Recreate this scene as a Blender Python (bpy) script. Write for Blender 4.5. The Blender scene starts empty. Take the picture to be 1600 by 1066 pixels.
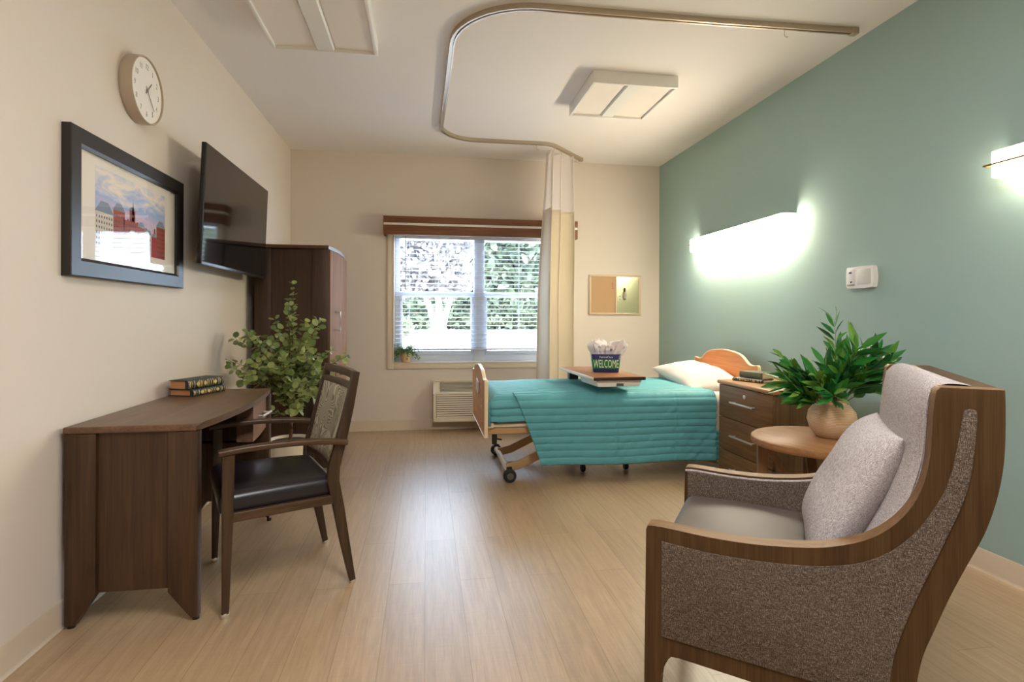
import bpy, bmesh, math, random
from math import sin, cos, pi, radians as R
from mathutils import Vector as V, Matrix as M, noise as NZ
random.seed(7)
S = bpy.context.scene
COL = S.collection
XL, XR, YW, YF, ZC = -1.3245, 2.514, 5.758, -2.8, 2.80

# ------------------------------------------------------------------ materials
def lin(c):
    return tuple(((v / 255) / 12.92 if v / 255 <= .04045 else ((v / 255 + .055) / 1.055) ** 2.4) for v in c) + (1,)
class N:
    def __init__(s, name):
        s.m = bpy.data.materials.new(name); s.m.use_nodes = True
        s.t = s.m.node_tree; s.b = s.t.nodes['Principled BSDF']; s.out = s.t.nodes['Material Output']
    def n(s, typ, **kw):
        o = s.t.nodes.new(typ)
        for k, v in kw.items():
            if k in o.inputs: o.inputs[k].default_value = v
            else: setattr(o, k, v)
        return o
    def l(s, a, b): s.t.links.new(a, b)
    def coord(s, scale=(1, 1, 1), rot=(0, 0, 0), src='Object'):
        c = s.n('ShaderNodeTexCoord'); mp = s.n('ShaderNodeMapping')
        mp.inputs['Scale'].default_value = scale; mp.inputs['Rotation'].default_value = rot
        s.l(c.outputs[src], mp.inputs['Vector']); return mp.outputs['Vector']
    def noise(s, vec, scale=1, detail=3, rough=.55, dist=0):
        o = s.n('ShaderNodeTexNoise', Scale=scale, Detail=detail, Roughness=rough, Distortion=dist)
        s.l(vec, o.inputs['Vector']); return o.outputs['Fac']
    def ramp(s, fac, stops):
        r = s.n('ShaderNodeValToRGB'); e = r.color_ramp.elements
        while len(e) < len(stops): e.new(.5)
        for i, (p, c) in enumerate(stops): e[i].position = p; e[i].color = c
        s.l(fac, r.inputs['Fac']); return r.outputs['Color']
    def mix(s, a, b, fac, mode='MIX'):
        x = s.n('ShaderNodeMix', data_type='RGBA', blend_type=mode)
        for sock, v in ((x.inputs[0], fac), (x.inputs[6], a), (x.inputs[7], b)):
            if hasattr(v, 'is_linked'): s.l(v, sock)
            else: sock.default_value = v
        return x.outputs[2]
    def math(s, op, a, b=0.):
        x = s.n('ShaderNodeMath', operation=op)
        for sock, v in ((x.inputs[0], a), (x.inputs[1], b)):
            if hasattr(v, 'is_linked'): s.l(v, sock)
            else: sock.default_value = v
        return x.outputs[0]
    def col(s, c):
        if hasattr(c, 'is_linked'): s.l(c, s.b.inputs['Base Color'])
        else: s.b.inputs['Base Color'].default_value = c
    def bump(s, h, strength=.3, dist=.002):
        b = s.n('ShaderNodeBump', Strength=strength, Distance=dist); s.l(h, b.inputs['Height']); s.l(b.outputs['Normal'], s.b.inputs['Normal'])
    def set(s, **kw):
        for k, v in kw.items(): s.b.inputs[k.replace('_', ' ')].default_value = v
        return s

def plain(name, rgb, rough=.5, metal=0, spec=.5, var=.06, scale=25, bump=0):
    k = N(name); c = lin(rgb)
    f = k.noise(k.coord(), scale, 3)
    d = tuple(v * (1 - var) for v in c[:3]) + (1,)
    k.col(k.mix(d, c, f)); k.set(Roughness=rough, Metallic=metal, Specular_IOR_Level=spec)
    if bump: k.bump(f, bump, .002)
    return k.m
def wood(name, dark, light, axis='z', rough=.42, fine=1., spec=.4):
    k = N(name); a = {'x': 0, 'y': 1, 'z': 2}[axis]
    sc = [55., 55., 55.]; sc[a] = 2.2
    sf = [320., 320., 320.]; sf[a] = 7.
    n1 = k.noise(k.coord(tuple(v * fine for v in sc)), 1, 4, .6, .6)
    n2 = k.noise(k.coord(tuple(v * fine for v in sf)), 1, 2, .5)
    sb = [9., 9., 9.]; sb[a] = .9
    n3 = k.noise(k.coord(tuple(sb)), 1, 2, .5, 1.2)
    f = k.math('ADD', k.math('MULTIPLY', n1, .5), k.math('ADD', k.math('MULTIPLY', n2, .28), k.math('MULTIPLY', n3, .22)))
    k.col(k.ramp(f, [(.36, lin(dark)), (.62, lin(light))])); k.set(Roughness=rough, Specular_IOR_Level=spec)
    k.bump(n2, .08, .001); return k.m
def tweed(name, dark, mid, light, s=1., rough=.95):
    k = N(name)
    a = k.noise(k.coord((520 * s, 520 * s, 75 * s)), 1, 2, .6)
    b = k.noise(k.coord((75 * s, 75 * s, 520 * s)), 1, 2, .6)
    c = k.noise(k.coord((420 * s, 420 * s, 420 * s)), 1, 1, .6)
    f = k.math('ADD', k.math('MULTIPLY', a, .4), k.math('ADD', k.math('MULTIPLY', b, .27), k.math('MULTIPLY', c, .33)))
    k.col(k.ramp(f, [(.38, lin(dark)), (.5, lin(mid)), (.63, lin(light))]))
    k.set(Roughness=rough, Specular_IOR_Level=.15); k.bump(f, .35, .0015); return k.m
def leafmat(name, c1, c2, c3, rough=.45, trans=.25):
    k = N(name); g = k.n('ShaderNodeNewGeometry')
    k.col(k.ramp(g.outputs['Random Per Island'], [(0, lin(c1)), (.5, lin(c2)), (1, lin(c3))]))
    k.set(Roughness=rough, Specular_IOR_Level=.35)
    tr = k.n('ShaderNodeBsdfTranslucent'); k.l(k.ramp(g.outputs['Random Per Island'], [(0, lin(c1)), (1, lin(c3))]), tr.inputs['Color'])
    mx = k.n('ShaderNodeMixShader', Fac=trans); k.l(k.b.outputs[0], mx.inputs[1]); k.l(tr.outputs[0], mx.inputs[2]); k.l(mx.outputs[0], k.out.inputs['Surface'])
    return k.m
def emit(name, rgb, strength):
    k = N(name); k.col(lin(rgb)); k.b.inputs['Emission Color'].default_value = lin(rgb); k.b.inputs['Emission Strength'].default_value = strength
    k.set(Roughness=.4); return k.m
def thinglass(name, ior=1.5, tint=(1, 1, 1, 1), rough=0.):
    k = N(name); fr = k.n('ShaderNodeFresnel'); g_ = k.n('ShaderNodeNewGeometry'); k.l(k.math('ADD', ior, k.math('MULTIPLY', g_.outputs['Backfacing'], 1 / ior - ior)), fr.inputs['IOR']); tr = k.n('ShaderNodeBsdfTransparent'); tr.inputs['Color'].default_value = tint
    gl = k.n('ShaderNodeBsdfGlossy', Roughness=rough); mx = k.n('ShaderNodeMixShader')
    k.l(fr.outputs[0], mx.inputs[0]); k.l(tr.outputs[0], mx.inputs[1]); k.l(gl.outputs[0], mx.inputs[2]); k.l(mx.outputs[0], k.out.inputs['Surface']); return k.m
def cloth(name, rgb, trans=0., rough=.9, weave=900, alpha=1., var=.12):
    k = N(name); c = lin(rgb)
    f = k.noise(k.coord((weave, weave, weave * .25)), 1, 2); g = k.noise(k.coord((14, 14, 5)), 1, 3)
    ff = k.math('ADD', k.math('MULTIPLY', f, .6), k.math('MULTIPLY', g, .4))
    cc = k.mix(tuple(v * (1 - var) for v in c[:3]) + (1,), tuple(min(1, v * (1 + var * .5)) for v in c[:3]) + (1,), ff)
    k.col(cc); k.set(Roughness=rough, Specular_IOR_Level=.2); k.bump(f, .15, .001)
    if trans or alpha < 1:
        tr = k.n('ShaderNodeBsdfTranslucent'); k.l(cc, tr.inputs['Color'])
        mx = k.n('ShaderNodeMixShader', Fac=trans); k.l(k.b.outputs[0], mx.inputs[1]); k.l(tr.outputs[0], mx.inputs[2]); o = mx.outputs[0]
        if alpha < 1:
            tp = k.n('ShaderNodeBsdfTransparent'); m2 = k.n('ShaderNodeMixShader', Fac=alpha); k.l(tp.outputs[0], m2.inputs[1]); k.l(o, m2.inputs[2]); o = m2.outputs[0]
        k.l(o, k.out.inputs['Surface'])
    return k.m

def wallpaint(name, rgb, rough=.75):
    k = N(name); c = lin(rgb); f = k.noise(k.coord((1, 1, 1)), 220, 2); g = k.noise(k.coord(), 1.3, 2)
    k.col(k.mix(tuple(v * .96 for v in c[:3]) + (1,), c, g)); k.set(Roughness=rough, Specular_IOR_Level=.25); k.bump(f, .05, .001); return k.m
def floormat():
    k = N('oak_vinyl_plank'); co = k.coord((1, 1, 1))
    br = k.n('ShaderNodeTexBrick', offset=.37, squash=1.)
    mp = k.coord((1, 1, 1), (0, 0, pi / 2)); k.l(mp, br.inputs['Vector'])
    br.inputs['Color1'].default_value = (0, 0, 0, 1); br.inputs['Color2'].default_value = (1, 1, 1, 1); br.inputs['Mortar'].default_value = (.5, .5, .5, 1)
    br.inputs['Scale'].default_value = 1.; br.inputs['Mortar Size'].default_value = .0016; br.inputs['Brick Width'].default_value = 1.22; br.inputs['Row Height'].default_value = .152; br.inputs['Bias'].default_value = 0.
    n1 = k.noise(k.coord((45, 2.6, 1)), 1, 5, .65, .5); n2 = k.noise(k.coord((190, 9, 1)), 1, 2, .6); n3 = k.noise(k.coord((9, 160, 1)), 1, 2, .6)
    f = k.math('ADD', k.math('MULTIPLY', n1, .52), k.math('ADD', k.math('MULTIPLY', n2, .25), k.math('ADD', k.math('MULTIPLY', n3, .13), k.math('MULTIPLY', br.outputs['Color'], .10))))
    c = k.ramp(f, [(.30, lin((143, 120, 92))), (.52, lin((169, 143, 111))), (.74, lin((188, 163, 131)))])
    c = k.mix(c, lin((120, 92, 60)), k.math('MULTIPLY', br.outputs['Fac'], .6))
    k.col(c); k.set(Roughness=.40, Specular_IOR_Level=.75, Coat_Weight=.4, Coat_Roughness=.34); k.bump(f, .06, .001); return k.m
def patternfabric():
    k = N('contour_print_upholstery'); n1 = k.noise(k.coord((7, 5, 4)), 1, 1.5, .5, .3)
    w = k.math('SINE', k.math('MULTIPLY', n1, 330.)); n2 = k.noise(k.coord((3.1, 2.3, 1.7)), 1, 1, .5, 0)
    b = k.math('LESS_THAN', k.math('ABSOLUTE', k.math('SUBTRACT', k.math('FRACT', k.math('MULTIPLY', n2, 4.)), .5)), .04)
    f = k.math('MAXIMUM', k.math('MULTIPLY', k.math('ADD', w, 1.), .5), b)
    k.col(k.ramp(f, [(.25, lin((128, 126, 108))), (.8, lin((190, 184, 164)))])); k.set(Roughness=.85, Specular_IOR_Level=.2); return k.m

MT = dict(
    wall=wallpaint('cream_wall_paint', (224, 213, 201)), ceil=wallpaint('white_ceiling_paint', (240, 235, 231)), green=wallpaint('sage_green_wall_paint', (162, 189, 184)),
    base=plain('beige_vinyl_base', (205, 188, 165), .45), trim=plain('cream_painted_trim', (232, 220, 198), .4), white=plain('white_plastic', (238, 236, 230), .4),
    vinylwin=plain('white_window_vinyl', (226, 232, 242), .35), floor=floormat(),
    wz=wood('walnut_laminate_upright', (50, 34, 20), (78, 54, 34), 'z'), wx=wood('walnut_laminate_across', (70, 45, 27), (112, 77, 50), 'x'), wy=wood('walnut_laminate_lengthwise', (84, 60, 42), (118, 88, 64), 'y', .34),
    wdoor=wood('walnut_laminate_door', (112, 80, 58), (140, 106, 80), 'z', .62, 1., .04),
    chairw=wood('dark_stained_beech', (48, 34, 22), (76, 56, 38), 'z', .35), chairx=wood('dark_stained_beech_arm', (60, 42, 27), (92, 68, 46), 'x', .33),
    lounge=wood('brown_stained_maple', (62, 44, 25), (86, 64, 40), 'z', .5, 1., .1), lounge_lit=wood('brown_stained_maple_lit_edge', (98, 70, 43), (124, 93, 61), 'x', .5, 1., .15),
    oak=wood('honey_oak_veneer', (196, 118, 52), (226, 150, 80), 'y', .4), oakfoot=wood('pale_oak_veneer', (186, 128, 82), (214, 160, 112), 'y', .4), edge=plain('cream_edge_band', (236, 214, 176), .4),
    nsb=wood('greyed_walnut_body', (98, 72, 42), (130, 100, 64), 'z', .4), nsf=wood('greyed_walnut_drawer', (102, 75, 46), (134, 102, 68), 'y', .5, 1., .25), nst=wood('tan_walnut_top', (150, 108, 66), (180, 136, 92), 'y', .35),
    tablew=wood('tan_maple_top', (132, 92, 56), (162, 118, 78), 'y', .5, 1., .25), tablel=wood('tan_maple_leg', (100, 70, 44), (128, 94, 62), 'z', .38),
    val=wood('chestnut_valance', (96, 58, 32), (132, 86, 54), 'x', .45), obt=wood('cherry_laminate', (128, 80, 50), (160, 106, 70), 'y', .35), obedge=plain('dark_brown_edge', (64, 38, 26), .45),
    steel=plain('brushed_nickel', (222, 216, 204), .35, .6, var=.03), alu=plain('aluminium_track', (190, 176, 156), .38, .8, var=.03), chrome=plain('chrome', (225, 225, 225), .12, 1., var=.01),
    black=plain('black_plastic', (22, 21, 21), .45), tvb=plain('black_tv_housing', (14, 13, 13), .35), frameb=plain('black_picture_frame', (38, 33, 31), .38),
    vinyl=plain('dark_navy_vinyl', (34, 29, 34), .3, spec=.6, var=.1, scale=60, bump=.05), taupe=plain('taupe_vinyl', (88, 78, 73), .5, spec=.3, var=.05, scale=60, bump=.04),
    tweed=tweed('brown_tweed', (54, 45, 39), (86, 74, 64), (150, 137, 120), 1.6), ltweed=tweed('light_grey_tweed', (124, 116, 114), (170, 162, 160), (214, 209, 208), 1.4), pat=patternfabric(),
    mesh=cloth('white_curtain_mesh', (246, 240, 236), .35, alpha=.86), curt=cloth('beige_curtain_fabric', (228, 215, 192), .12, weave=500),
    quilt=cloth('teal_quilted_cotton', (96, 166, 174), 0, .5, 700), sheet=cloth('white_cotton_sheet', (232, 223, 213), .05), pillow=cloth('white_pillowcase', (226, 219, 210), .05),
    slat=cloth('white_blind_slat', (240, 242, 246), .35, .5, 50, var=.02), cream=plain('cream_metal', (226, 214, 188), .35), tan=plain('tan_painted_steel', (192, 156, 110), .4), rubber=plain('black_rubber', (26, 25, 26), .6),
    ac=plain('almond_plastic', (222, 210, 188), .45), dark=plain('dark_recess', (92, 88, 80), .7), pot=plain('cream_ceramic', (230, 216, 194), .5), soil=plain('brown_soil', (70, 50, 36), .95, var=.4, scale=90),
    vase=None, stem=plain('brown_twig', (110, 74, 52), .8, var=.3), gstem=plain('green_twig', (110, 116, 62), .7, var=.3), olive=plain('dark_olive', (62, 40, 36), .35),
    euc=leafmat('eucalyptus_leaf', (88, 108, 54), (136, 152, 88), (178, 186, 116)), oli=leafmat('olive_branch_leaf', (20, 84, 44), (44, 126, 50), (124, 166, 70), .35, .15), fern=leafmat('trailing_plant_leaf', (58, 92, 60), (104, 140, 78), (156, 178, 120)),
    tv=None, glass=thinglass('window_glass', 1.45), picglass=thinglass('picture_glass', 1.38), navy=plain('navy_card', (28, 34, 92), .5), lime=plain('green_card', (14, 132, 62), .5), ink=plain('navy_ink', (44, 48, 92), .6), pale=plain('white_print', (240, 246, 236), .6),
    tissue=cloth('white_tissue_paper', (246, 240, 238), .35, .7, 60, var=.05), cork=plain('cork', (196, 160, 120), .9, var=.16, scale=160), boardmetal=plain('whiteboard_steel', (206, 196, 160), .2, .85, var=.02), red=plain('red_pin', (168, 62, 36), .4),
    gold=plain('gilt_stamp', (206, 182, 116), .4, .3), bookg=plain('dark_green_cloth_binding', (30, 38, 32), .5, var=.15), page=plain('toned_page_edges', (196, 142, 94), .8, var=.15, scale=200), pagew=plain('cream_page_edges', (226, 206, 164), .8, var=.12, scale=200),
    bookk=plain('black_cloth_binding', (40, 34, 30), .5, var=.15), bookol=plain('olive_leather_binding', (112, 112, 80), .55, var=.35, scale=40), mat_board=plain('ivory_mat_board', (246, 238, 226), .9, var=.02),
    lens=plain('frosted_ceiling_lens', (240, 232, 222), .45, var=.02), clockr=plain('taupe_clock_rim', (186, 168, 148), .4), clockf=plain('white_clock_face', (236, 232, 222), .6, var=.01), grey=plain('grey_numerals', (176, 168, 156), .5), handc=plain('grey_clock_hands', (140, 132, 122), .45),
    lamp=emit('lit_acrylic_diffuser', (255, 238, 212), 43.0), lamp2=emit('lit_acrylic_diffuser_dimmer', (255, 238, 212), 9.0), bronze=plain('bronze_rod', (140, 106, 62), .35, .8), led=plain('blue_mark', (40, 62, 110), .4), grass=plain('pale_paving', (214, 210, 204), .9), 
    bark=plain('pale_bark', (206, 196, 186), .8), bark2=plain('grey_bark', (112, 100, 88), .9), basket=None)
def ribbed(name, c1, c2, scale, axis='Z'):
    k = N(name); w = k.n('ShaderNodeTexWave', wave_type='BANDS', bands_direction=axis); w.inputs['Scale'].default_value = scale; w.inputs['Distortion'].default_value = 1.2; w.inputs['Detail Scale'].default_value = 3.
    k.l(k.coord(), w.inputs['Vector']); k.col(k.ramp(w.outputs['Fac'], [(0, lin(c1)), (1, lin(c2))])); k.set(Roughness=.75, Specular_IOR_Level=.25); k.bump(w.outputs['Fac'], .35, .002); return k.m
MT['vase'] = ribbed('ribbed_stoneware', (186, 154, 120), (212, 182, 146), 42)
MT['basket'] = ribbed('woven_basket', (196, 160, 112), (238, 212, 170), 45, 'X')
def tvmat():
    k = N('dark_tv_screen'); k.col(lin((20, 18, 17))); k.set(Roughness=.06, Specular_IOR_Level=.95); return k.m
MT['tv'] = tvmat()
def treeleaf(name, a, b, c): return leafmat(name, a, b, c, .8, .3)
MT['tree1'] = treeleaf('green_tree_leaves', (66, 80, 58), (98, 112, 86), (134, 142, 118)); MT['tree2'] = treeleaf('light_tree_leaves', (96, 110, 78), (126, 136, 106), (154, 158, 136)); MT['tree3'] = treeleaf('pinkish_tree_twigs', (120, 112, 108), (142, 134, 130), (164, 156, 152))
def printsky():
    k = N('sunset_sky_print'); c = k.n('ShaderNodeTexCoord'); sp = k.n('ShaderNodeSeparateXYZ'); k.l(c.outputs['Object'], sp.inputs[0])
    n = k.noise(k.coord((1, 5, 14), (.5, 0, 0)), 1, 4, .6, .6)
    h = k.math('ADD', k.math('ADD', k.math('MULTIPLY', sp.outputs['Z'], 2.1), -.28), k.math('MULTIPLY', n, .55))
    k.col(k.ramp(h, [(.15, lin((250, 200, 140))), (.40, lin((255, 226, 184))), (.58, lin((226, 196, 214))), (.74, lin((158, 186, 232))), (.86, lin((255, 240, 226))), (1, lin((190, 208, 236)))])); k.set(Roughness=.6); return k.m
MT['sky'] = printsky()

# ------------------------------------------------------------------ mesh helpers
def finish(name, bm, mats, parent=None, sharp=35, smooth=True):
    bmesh.ops.recalc_face_normals(bm, faces=bm.faces[:])
    me = bpy.data.meshes.new(name); bm.to_mesh(me); bm.free()
    for m in (mats if isinstance(mats, (list, tuple)) else [mats]): me.materials.append(m)
    if smooth:
        me.polygons.foreach_set('use_smooth', [True] * len(me.polygons)); me.set_sharp_from_angle(angle=R(sharp))
    o = bpy.data.objects.new(name, me); COL.objects.link(o)
    if parent: o.parent = parent
    return o
def tag(o, label, cat, group=None, kind=None):
    o['label'] = label; o['category'] = cat
    if group: o['group'] = group
    if kind: o['kind'] = kind
    return o
def thing(name, label, cat, loc=(0, 0, 0), rz=0., group=None):
    o = bpy.data.objects.new(name, None); COL.objects.link(o); o.location = loc; o.rotation_euler = (0, 0, rz); o.empty_display_size = .05
    return tag(o, label, cat, group)
def struct(name, bm, m, **k):
    o = finish(name, bm, m, **k); o['kind'] = 'structure'; return o
B = bmesh.new
def box(bm, a, b, bev=0., seg=2, mi=0, rot=None):
    c = [(a[i] + b[i]) / 2 for i in range(3)]; s = [abs(b[i] - a[i]) for i in range(3)]
    mx = M.Translation(c)
    if rot is not None: mx = mx @ rot
    r = bmesh.ops.create_cube(bm, size=1., matrix=mx @ M.Diagonal((*s, 1)))
    vs = r['verts']; fs = {f for v in vs for f in v.link_faces}
    for f in fs: f.material_index = mi
    if bev > 0:
        es = list({e for v in vs for e in v.link_edges}); bmesh.ops.bevel(bm, geom=es, offset=min(bev, min(s) * .45), segments=seg, profile=.5, affect='EDGES', material=mi)
    return bm
def prism(bm, pts, d0, d1, fn, bev=0., seg=2, mi=0):
    """closed 2-D outline swept from d0 to d1; fn(u, v, d) -> xyz"""
    a = [bm.verts.new(fn(u, v, d0)) for u, v in pts]; b = [bm.verts.new(fn(u, v, d1)) for u, v in pts]
    n = len(pts); fa = bm.faces.new(a); fb = bm.faces.new(b[::-1]); fa.material_index = fb.material_index = mi
    for i in range(n):
        f = bm.faces.new((a[i], b[i], b[(i + 1) % n], a[(i + 1) % n])); f.material_index = mi
    if bev > 0:
        es = list(set(fa.edges) | set(fb.edges)); bmesh.ops.bevel(bm, geom=es, offset=bev, segments=seg, profile=.5, affect='EDGES', material=mi)
    return bm
def frames(pts, up=V((0, 0, 1))):
    P = [V(p) for p in pts]; out = []
    for i, p in enumerate(P):
        t = ((P[min(i + 1, len(P) - 1)] - P[i]).normalized() + (P[i] - P[max(i - 1, 0)]).normalized()).normalized()
        s = t.cross(up)
        if s.length < 1e-4: s = t.cross(V((1, 0, 0)))
        s.normalize(); u = s.cross(t).normalized(); out.append((p, s, u))
    return out
def sweep(bm, pts, sects, up=V((0, 0, 1)), mi=0, cap=True):
    """sects: one list of (side, up) points, or one per path point"""
    F = frames(pts, up); rings = []
    for i, (p, s, u) in enumerate(F):
        sc = sects[i] if isinstance(sects[0][0], (list, tuple)) else sects
        rings.append([bm.verts.new(p + s * a + u * b) for a, b in sc])
    m = len(rings[0])
    for i in range(len(rings) - 1):
        for j in range(m):
            f = bm.faces.new((rings[i][j], rings[i][(j + 1) % m], rings[i + 1][(j + 1) % m], rings[i + 1][j])); f.material_index = mi
    if cap:
        bm.faces.new(rings[0][::-1]).material_index = mi; bm.faces.new(rings[-1]).material_index = mi
    return bm
def rrect(w, h, r=.2, n=3):
    r = min(w, h) * r; o = []
    for cx, cy, a0 in ((w / 2 - r, h / 2 - r, 0), (-w / 2 + r, h / 2 - r, 90), (-w / 2 + r, -h / 2 + r, 180), (w / 2 - r, -h / 2 + r, 270)):
        for k in range(n + 1):
            a = R(a0 + 90 * k / n); o.append((cx + r * cos(a), cy + r * sin(a)))
    return o
def circ(r, n=10): return [(r * cos(2 * pi * k / n), r * sin(2 * pi * k / n)) for k in range(n)]
def tube(bm, pts, r, n=10, mi=0):
    rs = r if isinstance(r, (list, tuple)) else [r] * len(pts)
    return sweep(bm, pts, [circ(x, n) for x in rs], mi=mi)
def lathe(bm, prof, n=40, c=(0, 0, 0), mi=0, fn=None):
    fn = fn or (lambda x, y, z: (c[0] + x, c[1] + y, c[2] + z)); rings = []
    for r, z in prof: rings.append([bm.verts.new(fn(r * cos(2 * pi * k / n), r * sin(2 * pi * k / n), z)) for k in range(n)] if r > 1e-5 else [bm.verts.new(fn(0, 0, z))])
    for i in range(len(rings) - 1):
        a, b = rings[i], rings[i + 1]
        for k in range(n):
            q = [a[k % len(a)], a[(k + 1) % len(a)], b[(k + 1) % len(b)], b[k % len(b)]]
            u = []
            for v in q:
                if v not in u: u.append(v)
            if len(u) > 2: bm.faces.new(u).material_index = mi
    return bm
def rbox(bm, c, s, r, n=8, seg=4, crown=0., fn=None, mi=0):
    """rounded, optionally crowned block"""
    h = [v / 2 for v in s]
    def axis(hh):
        rr = min(r, hh * .98); e = [hh - rr * (1 - math.tan(pi / 4 * k / seg)) for k in range(seg + 1)]
        mid = [-(hh - rr) + 2 * (hh - rr) * k / n for k in range(n + 1)]
        return [-v for v in e[::-1]][:-1] + mid + e[1:]
    ax = [axis(v) for v in h]
    def put(p):
        inn = V([max(-(h[i] - min(r, h[i] * .98)), min(h[i] - min(r, h[i] * .98), p[i])) for i in range(3)]); d = V(p) - inn
        q = inn + (d.normalized() * min(r, d.length) if d.length > 1e-9 else V((0, 0, 0)))
        if d.length > 1e-9: q = inn + V([d.normalized()[i] * min(r, h[i] * .98) for i in range(3)])
        if q.z > 0: q.z += crown * max(0, 1 - (q.x / h[0]) ** 2) * max(0, 1 - (q.y / h[1]) ** 2) * (q.z / h[2])
        if fn: q = V(fn(q))
        return bm.verts.new(V(c) + q)
    new = []
    for a in range(3):
        b, d = (a + 1) % 3, (a + 2) % 3
        for sg in (-1, 1):
            g = []
            for u in ax[b]:
                row = []
                for w in ax[d]:
                    p = [0, 0, 0]; p[a] = sg * h[a]; p[b] = u; p[d] = w; row.append(put(p))
                g.append(row)
            for i in range(len(g) - 1):
                for j in range(len(g[0]) - 1): bm.faces.new((g[i][j], g[i + 1][j], g[i + 1][j + 1], g[i][j + 1])).material_index = mi
            new += [v for row in g for v in row]
    bmesh.ops.remove_doubles(bm, verts=new, dist=1e-5)
    return bm
def cushion(bm, w, d, h, n=26, pinch=.07, wr=.006, seed=0, p=2.6):
    for sg in (1, -1):
        g = []
        for i in range(n + 1):
            row = []
            for j in range(n + 1):
                u, v = sin(pi / 2 * (2 * i / n - 1)), sin(pi / 2 * (2 * j / n - 1))
                x = u * w / 2 * (1 - pinch * (1 - v * v)); y = v * d / 2 * (1 - pinch * (1 - u * u))
                z = sg * h / 2 * ((1 - abs(u) ** p) * (1 - abs(v) ** p)) ** .55
                z += wr * NZ.noise(V((x * 9 + seed, y * 9, sg * 3))) * (1 - u ** 4) * (1 - v ** 4)
                row.append(bm.verts.new((x, y, z)))
            g.append(row)
        for i in range(n):
            for j in range(n): bm.faces.new((g[i][j], g[i + 1][j], g[i + 1][j + 1], g[i][j + 1]))
    bmesh.ops.remove_doubles(bm, verts=bm.verts[:], dist=1e-4); return bm
def grid(bm, nu, nv, fn, mi=0):
    g = [[bm.verts.new(fn(i / nu, j / nv)) for j in range(nv + 1)] for i in range(nu + 1)]
    for i in range(nu):
        for j in range(nv): bm.faces.new((g[i][j], g[i + 1][j], g[i + 1][j + 1], g[i][j + 1])).material_index = mi
    return bm
def thicken(o, t, off=0):
    m = o.modifiers.new('thickness', 'SOLIDIFY'); m.thickness = t; m.offset = off; return o
def text(bm, body, size, fn, sx=1., ext=.0006, mi=0, center=True):
    """flat raised letters; fn maps (x, y, d) to space"""
    c = bpy.data.curves.new('t', 'FONT'); c.body = body; c.size = size; c.extrude = ext; c.resolution_u = 3
    if center: c.align_x = 'CENTER'; c.align_y = 'CENTER'
    o = bpy.data.objects.new('t', c); COL.objects.link(o); bpy.context.view_layer.update()
    me = bpy.data.meshes.new_from_object(o.evaluated_get(bpy.context.evaluated_depsgraph_get())); COL.objects.unlink(o); bpy.data.objects.remove(o); bpy.data.curves.remove(c)
    vs = [bm.verts.new(fn(v.co.x * sx, v.co.y, v.co.z)) for v in me.vertices]
    for p in me.polygons:
        try: bm.faces.new([vs[i] for i in p.vertices]).material_index = mi
        except ValueError: pass
    bpy.data.meshes.remove(me); return bm
def curve(P, n=6):
    """Catmull-Rom through points"""
    P = [V(p) for p in P]; o = []
    for i in range(len(P) - 1):
        a, b, c, d = P[max(i - 1, 0)], P[i], P[i + 1], P[min(i + 2, len(P) - 1)]
        for k in range(n):
            t = k / n; o.append(.5 * ((2 * b) + (c - a) * t + (2 * a - 5 * b + 4 * c - d) * t * t + (3 * b - a - 3 * c + d) * t ** 3))
    return o + [P[-1]]
def curve2(P, n=5): return [(v.x, v.y) for v in curve([(a, b, 0) for a, b in P], n)]
def dup(root, loc, rz, label, name=None):
    r = root.copy(); COL.objects.link(r); r.location = loc; r.rotation_euler = (0, 0, rz); r['label'] = label
    for ch in list(root.children):
        c = ch.copy(); COL.objects.link(c); c.parent = r
        for g in ch.children:
            d = g.copy(); COL.objects.link(d); d.parent = c
    return r
def leaf(bm, base, d, nrm, L, W, kind='lance', mi=0, bend=.15):
    d = d.normalized(); s = d.cross(nrm)
    if s.length < 1e-3: s = d.cross(V((1, 0, .3)))
    s.normalize(); u = s.cross(d).normalized()
    if kind == 'round': st = [(0, .12), (.2, .8), (.5, 1.), (.8, .78), (1., .1)]
    else: st = [(0, .1), (.18, .62), (.42, 1.), (.7, .72), (.9, .3), (1., .03)]
    A = []
    for t, w in st:
        p = base + d * L * t - u * bend * L * t * t
        A.append((bm.verts.new(p - s * W / 2 * w + u * W * .12 * w), bm.verts.new(p), bm.verts.new(p + s * W / 2 * w + u * W * .12 * w)))
    for a, b in zip(A, A[1:]):
        for k in (0, 1): bm.faces.new((a[k], a[k + 1], b[k + 1], b[k])).material_index = mi
def rv(): 
    while True:
        v = V((random.uniform(-1, 1), random.uniform(-1, 1), random.uniform(-1, 1)))
        if .05 < v.length < 1: return v.normalized()

# ------------------------------------------------------------------ the room
T = .15
WX0, WX1, WZ0, WZ1 = -.318, 1.42, .688, 2.0       # window opening
bm = B(); box(bm, (XL - T, YF - T, -.12), (XR + T, YW + T, 0)); struct('floor', bm, MT['floor'], smooth=False)
bm = B(); box(bm, (XL - T, YF - T, ZC), (XR + T, YW + T, ZC + .12)); struct('ceiling', bm, MT['ceil'], smooth=False)
bm = B(); box(bm, (XL - T, YF - T, 0), (XL, YW + T, ZC)); struct('wall_left', bm, MT['wall'], smooth=False)
bm = B(); box(bm, (XR, YF - T, 0), (XR + T, YW + T, ZC)); struct('wall_right', bm, MT['green'], smooth=False)
bm = B(); box(bm, (XL, YF - T, 0), (XR, YF, ZC)); struct('wall_front', bm, MT['wall'], smooth=False)
bm = B(); box(bm, (XL, YW, 0), (WX0, YW + T, ZC)); box(bm, (WX1, YW, 0), (XR, YW + T, ZC)); box(bm, (WX0, YW, 0), (WX1, YW + T, WZ0)); box(bm, (WX0, YW, WZ1), (WX1, YW + T, ZC))
struct('wall_back', bm, MT['wall'], smooth=False)
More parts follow.
